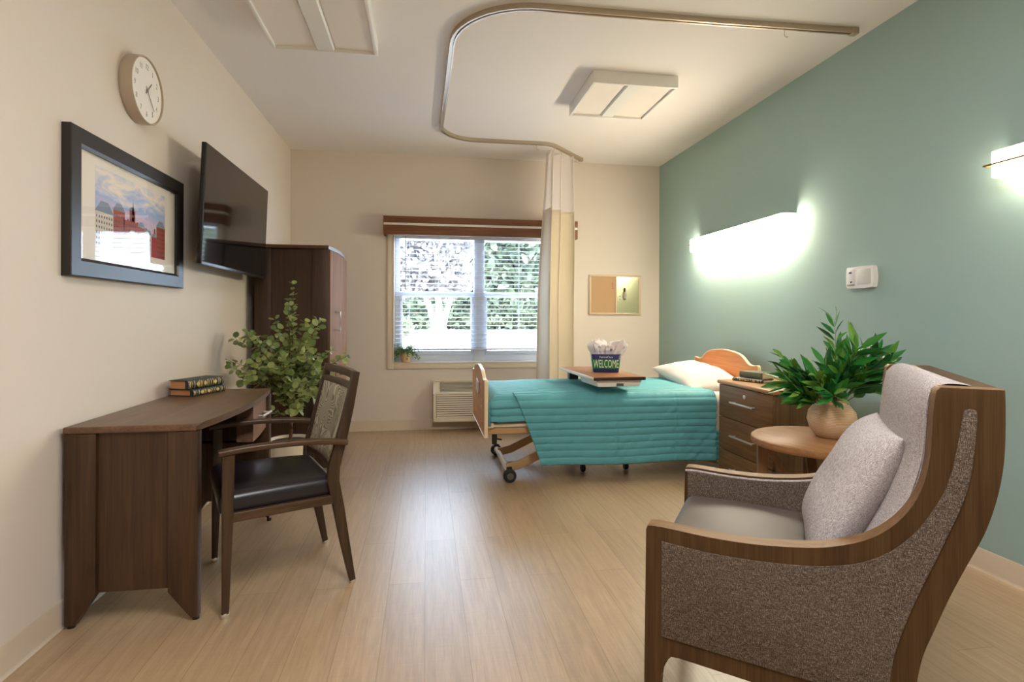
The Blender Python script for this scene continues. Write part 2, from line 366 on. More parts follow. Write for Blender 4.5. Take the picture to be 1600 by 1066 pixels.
def basebd(name, a, b, nrm):
    bm = B(); a, b, n = V(a), V(b), V(nrm)
    prof = [(0, 0), (.014, 0), (.010, .006), (.006, .014), (.004, .096), (0, .102)]
    prism(bm, prof, 0, 1, lambda u, v, d: a + (b - a) * d + n * u + V((0, 0, v))); struct(name, bm, MT['base'])
basebd('baseboard_left', (XL, YF, 0), (XL, YW, 0), (1, 0, 0)); basebd('baseboard_right', (XR, YF, 0), (XR, YW, 0), (-1, 0, 0)); basebd('baseboard_back', (XL, YW, 0), (XR, YW, 0), (0, -1, 0))

# window: casing, stool, sashes, glass
bm = B()
def bar(a, b, bev=.004): box(bm, a, b, bev)
c = .066
bar((WX0 - c, YW - .018, WZ0 - c), (WX0, YW, WZ1 + c)); bar((WX1, YW - .018, WZ0 - c), (WX1 + c, YW, WZ1 + c)); bar((WX0, YW - .018, WZ0 - c), (WX1, YW, WZ0)); bar((WX0, YW - .018, WZ1), (WX1, YW, WZ1 + c))
for x0, x1 in ((WX0 - .012, WX0), (WX1, WX1 + .012)): bar((x0, YW - .026, WZ0 - .012), (x1, YW - .016, WZ1))
bar((WX0, YW - .026, WZ0 - .012), (WX1, YW - .016, WZ0))
win = struct('window_1', bm, MT['trim'])
bm = B(); y0, y1 = YW + .085, YW + .135; mx = (WX0 + WX1) / 2
for i_, (a, b) in enumerate((((WX0, WZ0), (WX0 + .05, WZ1)), ((WX1 - .05, WZ0), (WX1, WZ1)), ((WX0, WZ0), (WX1, WZ0 + .07)), ((WX0, WZ1 - .05), (WX1, WZ1)), ((mx - .055, WZ0), (mx + .055, WZ1)), ((WX0, 1.36), (WX1, 1.405)))): box(bm, (a[0], y0 - .022 * (i_ == 4) - .0015 * i_, a[1]), (b[0], y1 + .0015 * i_, b[1]), .004)
for x0 in (WX0 + .05, mx + .055):
    x1 = x0 + (mx - .055 - WX0 - .05)
    for a, b in (((x0, WZ0 + .07), (x0 + .03, 1.36)), ((x1 - .03, WZ0 + .07), (x1, 1.36)), ((x0 + .03, WZ0 + .07), (x1 - .03, WZ0 + .11))): box(bm, (a[0], y0 - .017, a[1]), (b[0], y0 + .012, b[1]), .003)
o = finish('window_sash', bm, MT['vinylwin'], win); 
bm = B(); box(bm, (WX0 + .03, YW + .108, WZ0 + .03), (WX1 - .03, YW + .112, WZ1 - .03)); finish('window_pane', bm, MT['glass'], win, smooth=False)
bm = B(); box(bm, (WX0, YW - .002, WZ0 - .008), (WX1, YW + .09, WZ0 + .004), .002); finish('window_sill', bm, MT['vinylwin'], win)

# venetian blind in the recess
t = thing('venetian_blind', 'white venetian blind with open horizontal slats hanging in the window', 'blind', (mx, YW + .045, WZ0))
bm = B(); hw = (WX1 - WX0) / 2 - .012; z = .155; tilt = R(7)
while z < 1.27:
    sec = [(-.024 + .048 * k / 4, .0028 * (1 - (k / 2 - 1) ** 2)) for k in range(5)]
    up_ = [(u * cos(tilt) , w + u * sin(tilt)) for u, w in sec]; lo = [(a, b - .0022) for a, b in up_[::-1]]
    prism(bm, up_ + lo, -hw, hw, lambda u, v, d: (d, u, z + v)); z += .0435
finish('slats', bm, MT['slat'], t, 50)
bm = B(); box(bm, (-hw, -.026, .118), (hw, .026, .136), .004); finish('bottom_rail', bm, MT['vinylwin'], t)
bm = B(); box(bm, (-hw, -.03, 1.262), (hw, .03, 1.305), .004); finish('headrail', bm, MT['vinylwin'], t)
bm = B()
for x in (-hw + .14, -.42, .0, .42, hw - .14):
    for y in (-.026, .026): tube(bm, [(x, y, .13), (x, y, 1.27)], .0011, 5)
finish('ladder_cords', bm, MT['slat'], t)
bm = B(); tube(bm, [(-hw + .10, -.045, .76), (-hw + .10, -.04, 1.28)], .0035, 8); tube(bm, [(-hw + .10, -.045, .74), (-hw + .10, -.045, .78)], .005, 8); finish('tilt_wand', bm, MT['grey'], t)

# valance
t = thing('window_valance', 'chestnut brown wooden valance box with a white stripe above the window', 'valance', ((-.417 + 1.556) / 2, YW, 1.965))
L = (1.556 + .417) / 2; dv = .15
for nm, z0, z1, m, e in (('lower_board', 0, .094, 'val', 0), ('upper_board', .118, .182, 'val', 0), ('stripe', .094, .118, 'white', .006)):
    bm = B(); box(bm, (-L + e, -dv + e, z0), (L - e, -dv + .02, z1), .002); box(bm, (-L + e, -dv + .02, z0), (-L + .02, 0, z1), .001); box(bm, (L - .02, -dv + .02, z0), (L - e, 0, z1), .001); finish(nm, bm, MT[m], t)
bm = B(); box(bm, (-L + .02, -dv + .02, .15), (L - .02, 0, .165)); finish('dust_board', bm, MT['val'], t)

# ------------------------------------------------------------------ outside
bm = B(); box(bm, (-80, YW + T, -.5), (80, 140, -.16)); struct('ground', bm, MT['grass'], smooth=False)
def tree(name, label, x, y, h, r, m, n, cz=.6, trunk=.3, leafs=1.1, bark='bark2', group='trees beyond the window', sq=1.0, multi=1):
    t = thing(name, label, 'tree', (x, y, -.16), 0, group)
    bm = B()
    for k in range(multi):
        a = 2 * pi * k / max(multi, 1) + .4; sp = .28 * h if multi > 1 else 0
        pts = curve([(cos(a) * .3 * (multi > 1), sin(a) * .3 * (multi > 1), 0), (cos(a) * sp * .35, sin(a) * sp * .35, h * .25), (cos(a) * sp, sin(a) * sp, h * .62)], 5)
        tube(bm, pts, [trunk * (1 - .7 * i / (len(pts) - 1)) for i in range(len(pts))], 8)
        if multi > 1:
            for q in range(3):
                b0 = pts[5 + q * 2]; d = V((cos(a + q - 1), sin(a + q - 1), 1.3)); tube(bm, [b0, b0 + d * h * .12, b0 + d * h * .2], [trunk * .4, trunk * .25, trunk * .12], 6)
    finish('trunk', bm, MT[bark], t)
    bm = B(); lobes = [(V((random.uniform(-.55, .55) * r, random.uniform(-.4, .4) * r, h * (cz + random.uniform(-.26, .3)))), r * random.uniform(.4, .62)) for _ in range(9)]
    for _ in range(n):
        c0, rr = random.choice(lobes); d = rv(); p = c0 + V((d.x * rr, d.y * rr, d.z * rr * sq)) * random.uniform(.55, 1)
        leaf(bm, p, rv(), rv(), leafs * random.uniform(.6, 1.3), leafs * random.uniform(.4, .8), 'round')
    finish('crown', bm, MT[m], t, smooth=False); return t
tree('flowering_tree', 'pale bare-twigged tree with several splayed stems standing outside the left pane', 1.0, 44, 10.5, 5.2, 'tree3', 5200, .66, .26, .5, 'bark', None, .8, 6)
for i, (x, y, h, r, m, lb) in enumerate([(-12.5, 60, 13, 6, 'tree1', 'green tree at the far left edge of the view through the blind'), (-4.5, 64, 15, 6.5, 'tree1', 'tall green tree behind the pale bare-twigged tree outside'), (3.5, 62, 13.5, 6, 'tree2', 'light green tree outside just right of the window mullion'), (10, 60, 14, 6.4, 'tree1', 'green tree outside the right pane beside the curtain'), (18, 64, 14, 7, 'tree2', 'light green tree outside hidden partly by the privacy curtain')]):
    tree('leafy_tree', lb, x, y, h, r, m, 6500, .52, .35, 1.3)
def bush(label, x, y, w, h, m, n, ls=.5):
    bm = B()
    for _ in range(n):
        d = rv(); q = random.uniform(.5, 1); p = V((x + d.x * w / 2 * q, y + d.y * 1.1 * q, -.16 + abs(d.z) * h * q)); leaf(bm, p, rv() + V((0, 0, .4)), rv(), ls * random.uniform(.6, 1.2), ls * .5, 'round')
    tag(finish('shrub', bm, MT[m], smooth=False), label, 'shrub')
bush('long green hedge outside running below the trees', 2, 57, 46, 3.4, 'tree1', 4200, .95); bush('yellow-green shrub outside at the lower left of the window view', -2.7, 40, 4.0, 1.6, 'tree2', 700, .45)

# ------------------------------------------------------------------ left wall: picture, clock, television
t = thing('framed_picture', 'black-framed town photograph with ivory mat hanging on the cream wall above the desk', 'picture', (XL, 2.755, 1.298))
W_, H_, fw_ = .965, .565, .072
bm = B(); yl, yr = -W_ / 2, W_ / 2
pr = [(0, 0), (.032, 0), (.034, .004), (.034, fw_ - .012), (.028, fw_), (0, fw_)]
P4 = [(yl, 0), (yr, 0), (yr, H_), (yl, H_)]
def frm(u, v, k):   # mitred: v inwards
    y, z = P4[k]; sy = 1 if y < 0 else -1; sz = 1 if z == 0 else -1
    return (u, y + sy * v, z + sz * v)
rings = [[bm.verts.new(frm(u, v, k)) for u, v in pr] for k in range(4)]
for k in range(4):
    a, b = rings[k], rings[(k + 1) % 4]
    for j in range(len(pr)): bm.faces.new((a[j], a[(j + 1) % len(pr)], b[(j + 1) % len(pr)], b[j]))
finish('frame', bm, MT['frameb'], t, 25)
bm = B(); box(bm, (.004, yl + fw_ - .006, fw_ - .006), (.016, yr - fw_ + .006, H_ - fw_ + .006)); finish('mat_board', bm, MT['mat_board'], t, smooth=False)
pw, ph = .60, .32; pz = .135
bm = B(); box(bm, (.0155, -pw / 2, pz), (.0168, pw / 2, pz + ph))
def pq(pts, mi, d=.0172): 
    f = bm.faces.new([bm.verts.new((d, y, z)) for y, z in pts]); f.material_index = mi
def house(y0, w, h, mi, ri, d=.0172, z0=0., gable=True):
    h *= 1.4; z0 += pz; pq([(y0, z0), (y0 + w, z0), (y0 + w, z0 + h), (y0, z0 + h)], mi, d)
    if gable: pq([(y0 - .004, z0 + h), (y0 + w + .004, z0 + h), (y0 + w * .7, z0 + h + w * .35), (y0 + w * .3, z0 + h + w * .35)], ri, d)
    for a in range(max(1, int(w / .018))):
        for b in range(max(1, int(h / .022))):
            yy, zz = y0 + .005 + a * .018, z0 + .006 + b * .022
            if zz + .01 < z0 + h and yy + .008 < y0 + w: pq([(yy, zz), (yy + .007, zz), (yy + .007, zz + .01), (yy, zz + .01)], 6, d + .0003)
for a in range(14): 
    y0 = -pw / 2 + .02 + a * .041; hh = random.uniform(.10, .15); pq([(y0, pz), (y0 + .045, pz), (y0 + .03, pz + hh), (y0 + .015, pz + hh)], 5, .0169)
house(-.30, .13, .10, 3, 4); house(-.17, .09, .12, 1, 4); house(-.09, .12, .10, 1, 1, gable=False); house(.03, .07, .09, 1, 4); house(.10, .06, .075, 3, 4); house(.16, .05, .07, 2, 4); house(.21, .09, .11, 1, 4); house(-.05, .07, .055, 2, 3, .0178)
house(-.04, .05, .135, 1, 4, .0171); pq([(-.022, pz + .14), (.004, pz + .14), (.002, pz + .19), (-.02, pz + .19)], 3, .0171); pq([(-.016, pz + .19), (-.002, pz + .19), (-.009, pz + .25)], 4, .0171)
finish('print', bm, [MT['sky'], plain('print_brick', (170, 74, 54), .6), plain('print_red', (186, 40, 40), .6), plain('print_facade', (226, 216, 200), .6), plain('print_roof', (136, 150, 168), .6), plain('print_trees', (92, 96, 70), .6), plain('print_windows', (70, 70, 84), .6)], t, smooth=False)
bm = B(); box(bm, (.0225, yl + fw_ - .004, fw_ - .004), (.0245, yr - fw_ + .004, H_ - fw_ + .004)); finish('glass', bm, MT['picglass'], t, smooth=False)

t = thing('wall_clock', 'round white wall clock with deep taupe rim hanging above the framed picture', 'clock', (XL, 2.80, 2.19))
fx = lambda x, y, z: (z, x, y)
bm = B(); lathe(bm, [(0, .002), (.15, .002), (.152, .008), (.152, .052), (.150, .055), (.146, .055), (.144, .046), (0, .046)], 64, fn=fx); finish('rim', bm, MT['clockr'], t)
bm = B(); lathe(bm, [(0, .0455), (.1435, .0455), (.1435, .0475), (0, .0475)], 64, fn=fx); finish('face', bm, MT['clockf'], t, smooth=False)
bm = B()
for k in range(1, 13):
    bm = B(); a = pi / 2 - k * pi / 6; text(bm, str(k), .036, lambda x, y, d, a=a: (.0479 + d, cos(a) * .108 + x, sin(a) * .108 + y), .8, .0004); finish('numeral', bm, MT['grey'], t, smooth=False)
for nm, ang, ln, w in (('hour_hand', 48, .062, .004), ('minute_hand', -50, .098, .0028)):
    a = R(ang); d = V((0, cos(a), sin(a))); s = V((0, -sin(a), cos(a))); bm = B(); zo = .0495 if nm == 'hour_hand' else .0510
    prism(bm, [(-.02, -w), (ln, -w * .6), (ln, w * .6), (-.02, w)], 0, .001, lambda u, v, q: tuple(V((zo + q, 0, 0)) + d * u + s * v)); finish(nm, bm, MT['handc'], t, smooth=False)
bm = B(); lathe(bm, [(0, .047), (.006, .047), (.006, .0535), (0, .0545)], 16, fn=fx); finish('pin', bm, MT['handc'], t)

tv = thing('television', 'flat black television on a bracket on the cream wall beside the wardrobe', 'television', (XL + .003, 3.745, 1.430))
tl = R(2.2); rt_ = M.Translation((.133, 0, 0)) @ M.Rotation(tl, 4, 'Y')
def tvp(bm): bmesh.ops.transform(bm, matrix=rt_, verts=bm.verts[:]); return bm
bm = B(); box(bm, (-.012, -.583, 0), (.012, .583, .645), .003); box(bm, (-.05, -.42, .06), (-.01, .42, .46), .012); tvp(bm); finish('housing', bm, MT['tvb'], tv)
bm = B(); box(bm, (.0122, -.577, .014), (.0135, .577, .639)); tvp(bm); finish('screen', bm, MT['tv'], tv, smooth=False)
bm = B(); box(bm, (.0, -.583, -.004), (.014, .583, .0135), .002); tvp(bm); finish('bottom_trim', bm, plain('dark_grey_metal', (60, 58, 58), .35, .6), tv)
bm = B(); box(bm, (-.004, .42, -.010), (.006, .52, -.003), .001); tvp(bm); finish('sensor_bar', bm, MT['tvb'], tv)
bm = B(); box(bm, (0, -.22, .14), (.02, .22, .44), .003); box(bm, (.02, -.05, .2), (.095, .05, .38), .004); finish('wall_bracket', bm, MT['black'], tv)

# ------------------------------------------------------------------ wardrobe
WY0, WY1, wd, wh = 4.392, 5.29, .595, 1.69
t = thing('wardrobe', 'tall dark walnut wardrobe with a bowed door in the far left corner', 'wardrobe', (XL, WY0, 0)); wl = WY1 - WY0
x0 = .062
bm = B(); box(bm, (x0, .02, .08), (wd - .012, wl - .02, wh - .03)); finish('body', bm, MT['wz'], t, smooth=False)
for nm, a, b in (('stile', x0, x0 + .115), ('stile', wd - .125, wd - .004)):
    for yy in (0, wl - .03): bm = B(); box(bm, (a, yy, 0), (b, yy + .03, wh - .028), .004); finish(nm, bm, MT['wz'], t)
bm = B(); bow = [(x0 - .004, -.012), (wd, -.012)] + [(wd + .028 * sin(pi * k / 12), -.012 + (wl + .024) * k / 12) for k in range(1, 12)] + [(wd, wl + .012), (x0 - .004, wl + .012)]
prism(bm, bow, wh - .028, wh, lambda u, v, d: (u, v, d), .004); finish('top', bm, MT['wx'], t)
for s, (a, b) in enumerate(((.012, wl - .012),)):
    f = lambda y: wd - .004 + .022 * sin(pi * y / wl)
    ys = [a + (b - a) * k / 8 for k in range(9)]
    bm = B(); prism(bm, [(f(y) + .012, y) for y in ys] + [(wd - .02, y) for y in ys[::-1]], .085, wh - .034, lambda u, v, d: (u, v, d)); d = finish('door', bm, MT['wdoor'], t, 30)
    yh = a + .17
    bm = B(); xx = f(yh) + .012; tube(bm, [(xx - .003, yh, 1.045), (xx + .038, yh, 1.045), (xx + .038, yh, 1.185), (xx - .003, yh, 1.185)], .008, 8); finish('handle', bm, MT['steel'], d)

# ------------------------------------------------------------------ desk
t = thing('desk', 'dark walnut bow-front writing desk with one drawer standing against the cream wall', 'desk', (0, 0, 0))
DY0, DY1, DX0 = 2.252, 3.336, -1.305
t.location = (DX0, DY0, 0); dl = DY1 - DY0
fr = lambda y: .452 + .046 * sin(pi * y / dl) - .018 * y / dl
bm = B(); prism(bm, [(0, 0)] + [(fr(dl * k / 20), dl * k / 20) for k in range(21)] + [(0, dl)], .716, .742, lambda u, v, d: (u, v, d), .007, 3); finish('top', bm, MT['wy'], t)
for s, y0 in ((0, .004), (1, dl - .044)):
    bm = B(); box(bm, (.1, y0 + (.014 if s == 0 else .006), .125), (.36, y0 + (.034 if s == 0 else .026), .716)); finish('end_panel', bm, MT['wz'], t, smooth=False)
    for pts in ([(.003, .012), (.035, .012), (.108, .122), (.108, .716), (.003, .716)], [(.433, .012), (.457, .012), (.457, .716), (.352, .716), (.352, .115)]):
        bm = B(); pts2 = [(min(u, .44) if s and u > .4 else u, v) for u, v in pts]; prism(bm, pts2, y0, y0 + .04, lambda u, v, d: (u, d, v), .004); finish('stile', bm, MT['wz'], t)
    for xx in (.018, .445 - .01 * s): bm = B(); lathe(bm, [(0, 0), (.012, 0), (.012, .013), (0, .013)], 14, (xx, y0 + .02, 0)); finish('glide', bm, MT['rubber'], t)
bm = B(); box(bm, (.02, .04, .27), (.038, dl - .04, .716)); finish('modesty_panel', bm, MT['wy'], t, smooth=False)
bm = B(); box(bm, (.04, dl - .43, .53), (.40, dl - .412, .716)); box(bm, (.04, dl - .43, .53), (.40, dl - .04, .54)); finish('drawer_case', bm, MT['wz'], t, smooth=False)
bm = B(); ys = [dl - .432 + .39 * k / 8 for k in range(9)]; prism(bm, [(fr(y) - .018, y) for y in ys] + [(.39, y) for y in ys[::-1]], .532, .713, lambda u, v, d: (u, v, d)); dr = finish('drawer', bm, wood('walnut_laminate_drawer', (104, 74, 58), (140, 106, 86), 'y', .36), t, 30)
ym = dl - .235; bm = B(); xx = fr(ym) - .018; tube(bm, [(xx - .004, ym - .062, .637), (xx + .03, ym - .06, .637)], .0045, 8); tube(bm, [(xx - .004, ym + .062, .637), (xx + .03, ym + .06, .637)], .0045, 8); box(bm, (xx + .026, ym - .08, .631), (xx + .036, ym + .08, .643), .003); finish('handle', bm, MT['steel'], dr)

# ------------------------------------------------------------------ books
def book(name, label, loc, rz, L, W, Tt, cov, pag, gilt, group=None, bands=True):
    """spine faces -y, length along x, page block ends at -x and +x"""
    t = thing(name, label, 'book', loc, rz, group); c = .0035
    bm = B(); prof = [(0, 0), (W, 0), (W, c), (.012, c), (.012, Tt - c), (W, Tt - c), (W, Tt), (0, Tt), (-.006, Tt * .75), (-.0075, Tt / 2), (-.006, Tt * .25)]
    prism(bm, prof, 0, L, lambda u, v, d: (d, u, v)); finish('cover', bm, cov, t, 50)
    bm = B(); prism(bm, [(.012, c + .0003), (W - .006, c + .0003), (W - .008, Tt / 2), (W - .006, Tt - c - .0003), (.012, Tt - c - .0003)], .005, L - .005, lambda u, v, d: (d, u, v)); finish('pages', bm, pag, t, smooth=False)
    if bands:
        bm = B(); sp = lambda a0, a1, f=1.: prism(bm, [(-.0005 * 1, .0015), (-.0068, Tt * .25), (-.0083, Tt / 2), (-.0068, Tt * .75), (-.0005, Tt - .0015), (.001, Tt / 2)], a0, a1, lambda u, v, d: (d, u, v))
        for a in (.02, .05, .055, .10, .17, .30, .34, .37, .42, .52, .56, .62, .68, .84, .88, .96): sp(L * a, L * a + (.0028 if a not in (.10, .42) else .0016))
        for a in (.26, .46, .74): prism(bm, [(-.012, 0), (0, -Tt * .3), (.012, 0), (0, Tt * .3)], -.0088, -.002, lambda u, v, d, a=a: (L * a + u, d, Tt / 2 + v))
        finish('gilt_tooling', bm, gilt, t, smooth=False)
    return t
a0 = math.atan2(.225, .08)
book('book', 'dark green gilt book at the bottom of the pair on the desk', (-1.168, 3.032, .742), a0, .238, .135, .034, MT['bookg'], MT['page'], MT['gold'], 'books on the desk')
book('book', 'dark green gilt book lying on top of the pair on the desk', (-1.192, 3.034, .776), a0 - .03, .25, .11, .046, MT['bookg'], MT['page'], MT['gold'], 'books on the desk')

# ------------------------------------------------------------------ desk chair (local x = backwards, y = towards its far side)
ch = thing('dining_armchair', 'dark wooden armchair with navy vinyl seat and patterned back pulled up to the desk', 'chair', (-.865, 2.524, 0), R(112.82 - 90))
def leg(name, pts, sect, m, parent):
    bm = B(); sweep(bm, pts, sect, V((0, 1, 0))); return finish(name, bm, m, parent, 40)
for sg in (-1, 1):
    y = .286 * sg
    l_ = leg('leg', [(.003, y, .015), (.010, y, .38), (.012, y, .62)], [rrect(.026, .026, .25), rrect(.040, .034, .2), rrect(.044, .034, .2)], MT['chairw'], ch)
    bm = B(); lathe(bm, [(0, 0), (.013, 0), (.016, .006), (.016, .018), (.014, .022), (0, .022)], 18, (.003, y, 0)); finish('glide', bm, MT['chrome'], l_)
    yb = .246 * sg
    pts = [(.496, yb, .015), (.462, yb, .19), (.436, yb, .34), (.414, yb, .45), (.416, yb, .51), (.446, yb, .62), (.480, yb, .765), (.510, yb, .912)]
    l_ = leg('leg', pts, [rrect(w, .032, .2) for w in (.026, .040, .047, .050, .050, .046, .040, .030)], MT['chairw'], ch)
    bm = B(); lathe(bm, [(0, 0), (.013, 0), (.016, .006), (.016, .018), (.014, .022), (0, .022)], 18, (.498, yb, 0)); finish('glide', bm, MT['chrome'], l_)
    bm = B(); ap = curve([(-.022, .288 * sg, .629), (.06, .288 * sg, .637), (.16, .287 * sg, .640), (.27, .283 * sg, .638), (.37, .278 * sg, .630), (.462, .272 * sg, .617)], 4); sweep(bm, ap, rrect(.046, .022, .3)); finish('armrest', bm, MT['chairx'], ch)
    bm = B(); sweep(bm, [(.02, .283 * sg, .378), (.42, .248 * sg, .376)], rrect(.024, .036, .12)); finish('side_rail', bm, MT['chairx'], ch)
bm = B(); sweep(bm, [(.012, -.28, .378), (.012, .28, .378)], rrect(.024, .036, .12)); finish('front_rail', bm, MT['chairx'], ch)
bm = B(); sweep(bm, [(.425, -.24, .378), (.425, .24, .378)], rrect(.024, .036, .12)); finish('back_rail', bm, MT['chairx'], ch)
bm = B(); rbox(bm, (.205, 0, .421), (.45, .545, .09), .034, 10, 4, .022, fn=lambda q: V((q.x, q.y * (1 - .13 * (q.x + .22) / .45), q.z))); finish('seat', bm, MT['vinyl'], ch, 60)
def brail(z0, z1, t0): 
    x_ = lambda z: .416 + (z - .51) * .237
    bm = B(); zc = (z0 + z1) / 2
    pts = [(x_(zc) + .022 * (1 - (k / 4 - 1) ** 2) , -.236 + .472 * k / 8, zc) for k in range(9)]
    sweep(bm, pts, rrect(t0, z1 - z0, .15)); return finish('back_rail', bm, MT['chairx'], ch)
brail(.876, .912, .026); brail(.826, .856, .024); brail(.486, .512, .026)
bm = B()
def bp(u, v, s):
    y = -.225 + .45 * u; z = .50 + .335 * v; x = .415 + (z - .51) * .237 + .024 * (1 - (2 * u - 1) ** 2)
    e = min(1, min(u, 1 - u) * 9, min(v, 1 - v) * 9) ** .5
    return (x + s * (.006 + .013 * e) , y, z - s * 0)
for s in (-1, 1): grid(bm, 20, 16, lambda u, v: bp(u, v, s))
bmesh.ops.remove_doubles(bm, verts=bm.verts[:], dist=.0001)
finish('back_panel', bm, MT['pat'], ch, 60)

# ------------------------------------------------------------------ potted eucalyptus
t = thing('potted_eucalyptus', 'leafy eucalyptus in a cream floor pot between desk and wardrobe', 'potted plant', (-.885, 3.86, 0))
bm = B(); lathe(bm, [(0, 0), (.095, 0), (.10, .01), (.118, .18), (.126, .31), (.130, .335), (.130, .345), (.121, .345), (.118, .325), (0, .325)], 48); pt = finish('pot', bm, MT['pot'], t)
bm = B(); lathe(bm, [(0, .335), (.05, .333), (.117, .328)], 32); finish('soil', bm, MT['soil'], t)
bs, bl = B(), B(); tube(bs, curve([(0, 0, .32), (.012, -.01, .45), (-.01, .0, .62), (.01, .0, .8)], 4), .011, 8)
def sprig(bs, bl, p0, d, L, n, lw, kind, droop=.3, r0=.0035, pair=True, lx=1., f0=.12):
    P = []; p = V(p0); d = V(d).normalized(); st = L / 8
    for k in range(9):
        P.append(p.copy()); p = p + d * st; d = (d + V((0, 0, -droop / 8)) + rv() * .07).normalized()
    tube(bs, P, [r0 * (1 - .7 * k / 8) for k in range(9)], 6)
    for k in range(n):
        f = f0 + (1 - f0) * k / (n - 1); i = min(7, int(f * 8)); q = P[i].lerp(P[i + 1], f * 8 - i); ax = (P[i + 1] - P[i]).normalized()
        side = ax.cross(rv()).normalized()
        for sg in ((1, -1) if pair else ((1,) if k % 2 else (-1,))):
            dd = side * sg * (.9 if kind == 'round' else .6) + ax * (.55 if kind == 'round' else .85) + rv() * .25 
            w = lw * random.uniform(.7, 1.2); leaf(bl, q + dd.normalized() * .006, dd, rv() * .7 + V((0, -.4, .8)), w * lx, w, kind, bend=random.uniform(-.1, .3))
    return P
for k in range(34):
    a = random.uniform(0, 2 * pi); h0 = random.uniform(.46, .84); el = random.uniform(.25, 1.3)
    L = random.uniform(.22, .38) * (.8 + .35 * cos(el - .5))
    sprig(bs, bl, (random.uniform(-.02, .02), random.uniform(-.02, .02), h0), (cos(a) * cos(el), sin(a) * cos(el), sin(el)), L, 11, .043, 'round', .35, lx=1.)
sprig(bs, bl, (0, 0, .8), (.12, .0, 1), .56, 15, .036, 'round', -.1); sprig(bs, bl, (0, 0, .72), (-.75, .1, .75), .46, 13, .04, 'round', .3); sprig(bs, bl, (0, 0, .75), (.45, -.1, .9), .42, 12, .04, 'round', .1); sprig(bs, bl, (.02, 0, .7), (.8, .1, .55), .38, 11, .04, 'round', .1)
for dx, dz, zz, L in ((-.5, .8, .7, .40), (.3, .95, .72, .42), (-.25, .95, .74, .40), (.55, .6, .66, .38), (-.75, .35, .62, .40), (.1, 1, .86, .40), (.05, 1, .7, .5), (-.35, .6, .6, .34)):
    sprig(bs, bl, (0, -.02, zz), (dx, random.uniform(-.35, .1), dz), L, 13, .040, 'round', .15)
finish('stems', bs, MT['stem'], t); finish('foliage', bl, MT['euc'], t, smooth=False)

# sill plant
t = thing('potted_plant', 'small trailing green plant in a woven basket pot on the window sill', 'potted plant', (-.198, YW + .0, WZ0 + .004))
bm = B(); lathe(bm, [(0, 0), (.044, 0), (.047, .006), (.051, .088), (.049, .092), (.045, .088), (0, .082)], 32); finish('pot', bm, MT['basket'], t)
bs, bl = B(), B()
for k in range(46):
    a = random.uniform(0, 2 * pi); el = random.uniform(.1, 1.4); c2 = .6 if sin(a) > .3 else 1
    sprig(bs, bl, (cos(a) * .02, sin(a) * .015, .085), (cos(a) * cos(el), sin(a) * cos(el) * .55 * c2 - .15, sin(el)), random.uniform(.06, .16), 10, .010, 'round', 1.7, .0012, lx=1.6)
finish('stems', bs, MT['gstem'], t); finish('foliage', bl, MT['fern'], t, smooth=False)

# ------------------------------------------------------------------ wall air conditioner
t = thing('air_conditioner', 'almond wall air conditioner with louvred front low under the window', 'air conditioner', (.075, YW, .098))
aw, ah, ad = 1.07, .402, .165
bm = B(); prism(bm, [(0, .0), (-ad + .01, .0), (-ad, .012), (-ad, .285), (-ad + .03, .30), (-.05, ah - .004), (0, ah)], 0, .028, lambda u, v, d: (d, u, v), .003)
prism(bm, [(0, .0), (-ad + .01, .0), (-ad, .012), (-ad, .285), (-ad + .03, .30), (-.05, ah - .004), (0, ah)], aw - .028, aw, lambda u, v, d: (d, u, v), .003)
prism(bm, [(0, .004), (-ad + .012, .004), (-ad + .012, .285), (-ad + .045, .292), (-.062, ah - .012), (0, ah - .006)], .02, aw - .02, lambda u, v, d: (d, u, v))
box(bm, (.02, -ad, .275), (aw - .02, -ad + .04, .298), .004); box(bm, (.02, -ad, .002), (aw - .02, -ad + .03, .04), .004); box(bm, (.02, -.06, ah - .012), (aw - .02, -.0, ah), .003)
finish('cabinet', bm, MT['ac'], t)
bm = B()
for k in range(11):
    z0 = .044 + k * .0215; prism(bm, [(-ad - .001, z0), (-ad + .012, z0 + .004), (-ad + .012, z0 + .010), (-ad + .002, z0 + .0145)], .034, aw - .034, lambda u, v, d: (d, u, v))
finish('front_louvres', bm, MT['ac'], t)
bm = B(); box(bm, (.03, -ad + .0105, .04), (aw - .03, -ad + .02, .276)); finish('louvre_recess', bm, MT['dark'], t, smooth=False)
bm = B(); nrm = V((0, -.09, .1)).normalized(); 
prism(bm, [(-ad + .042, .296), (-.066, ah - .014), (-.068, ah - .012), (-ad + .040, .298)], .07, aw - .07, lambda u, v, d: (d, u, v)); gr = finish('outlet_recess', bm, MT['dark'], t, smooth=False)
bm = B()
for k in range(7):
    f = (k + .5) / 7; u0 = -ad + .042 + f * (ad - .11); z0 = .297 + f * (.088); box(bm, (.072, u0 - .004, z0 - .002), (aw - .072, u0 + .004, z0 + .006), .001)
for k in range(1, 12): xx = .07 + (aw - .14) * k / 12; box(bm, (xx - .002, -ad + .04, .296), (xx + .002, -ad + .044, .304))
finish('outlet_vanes', bm, plain('grey_vanes', (196, 188, 170), .5), t)

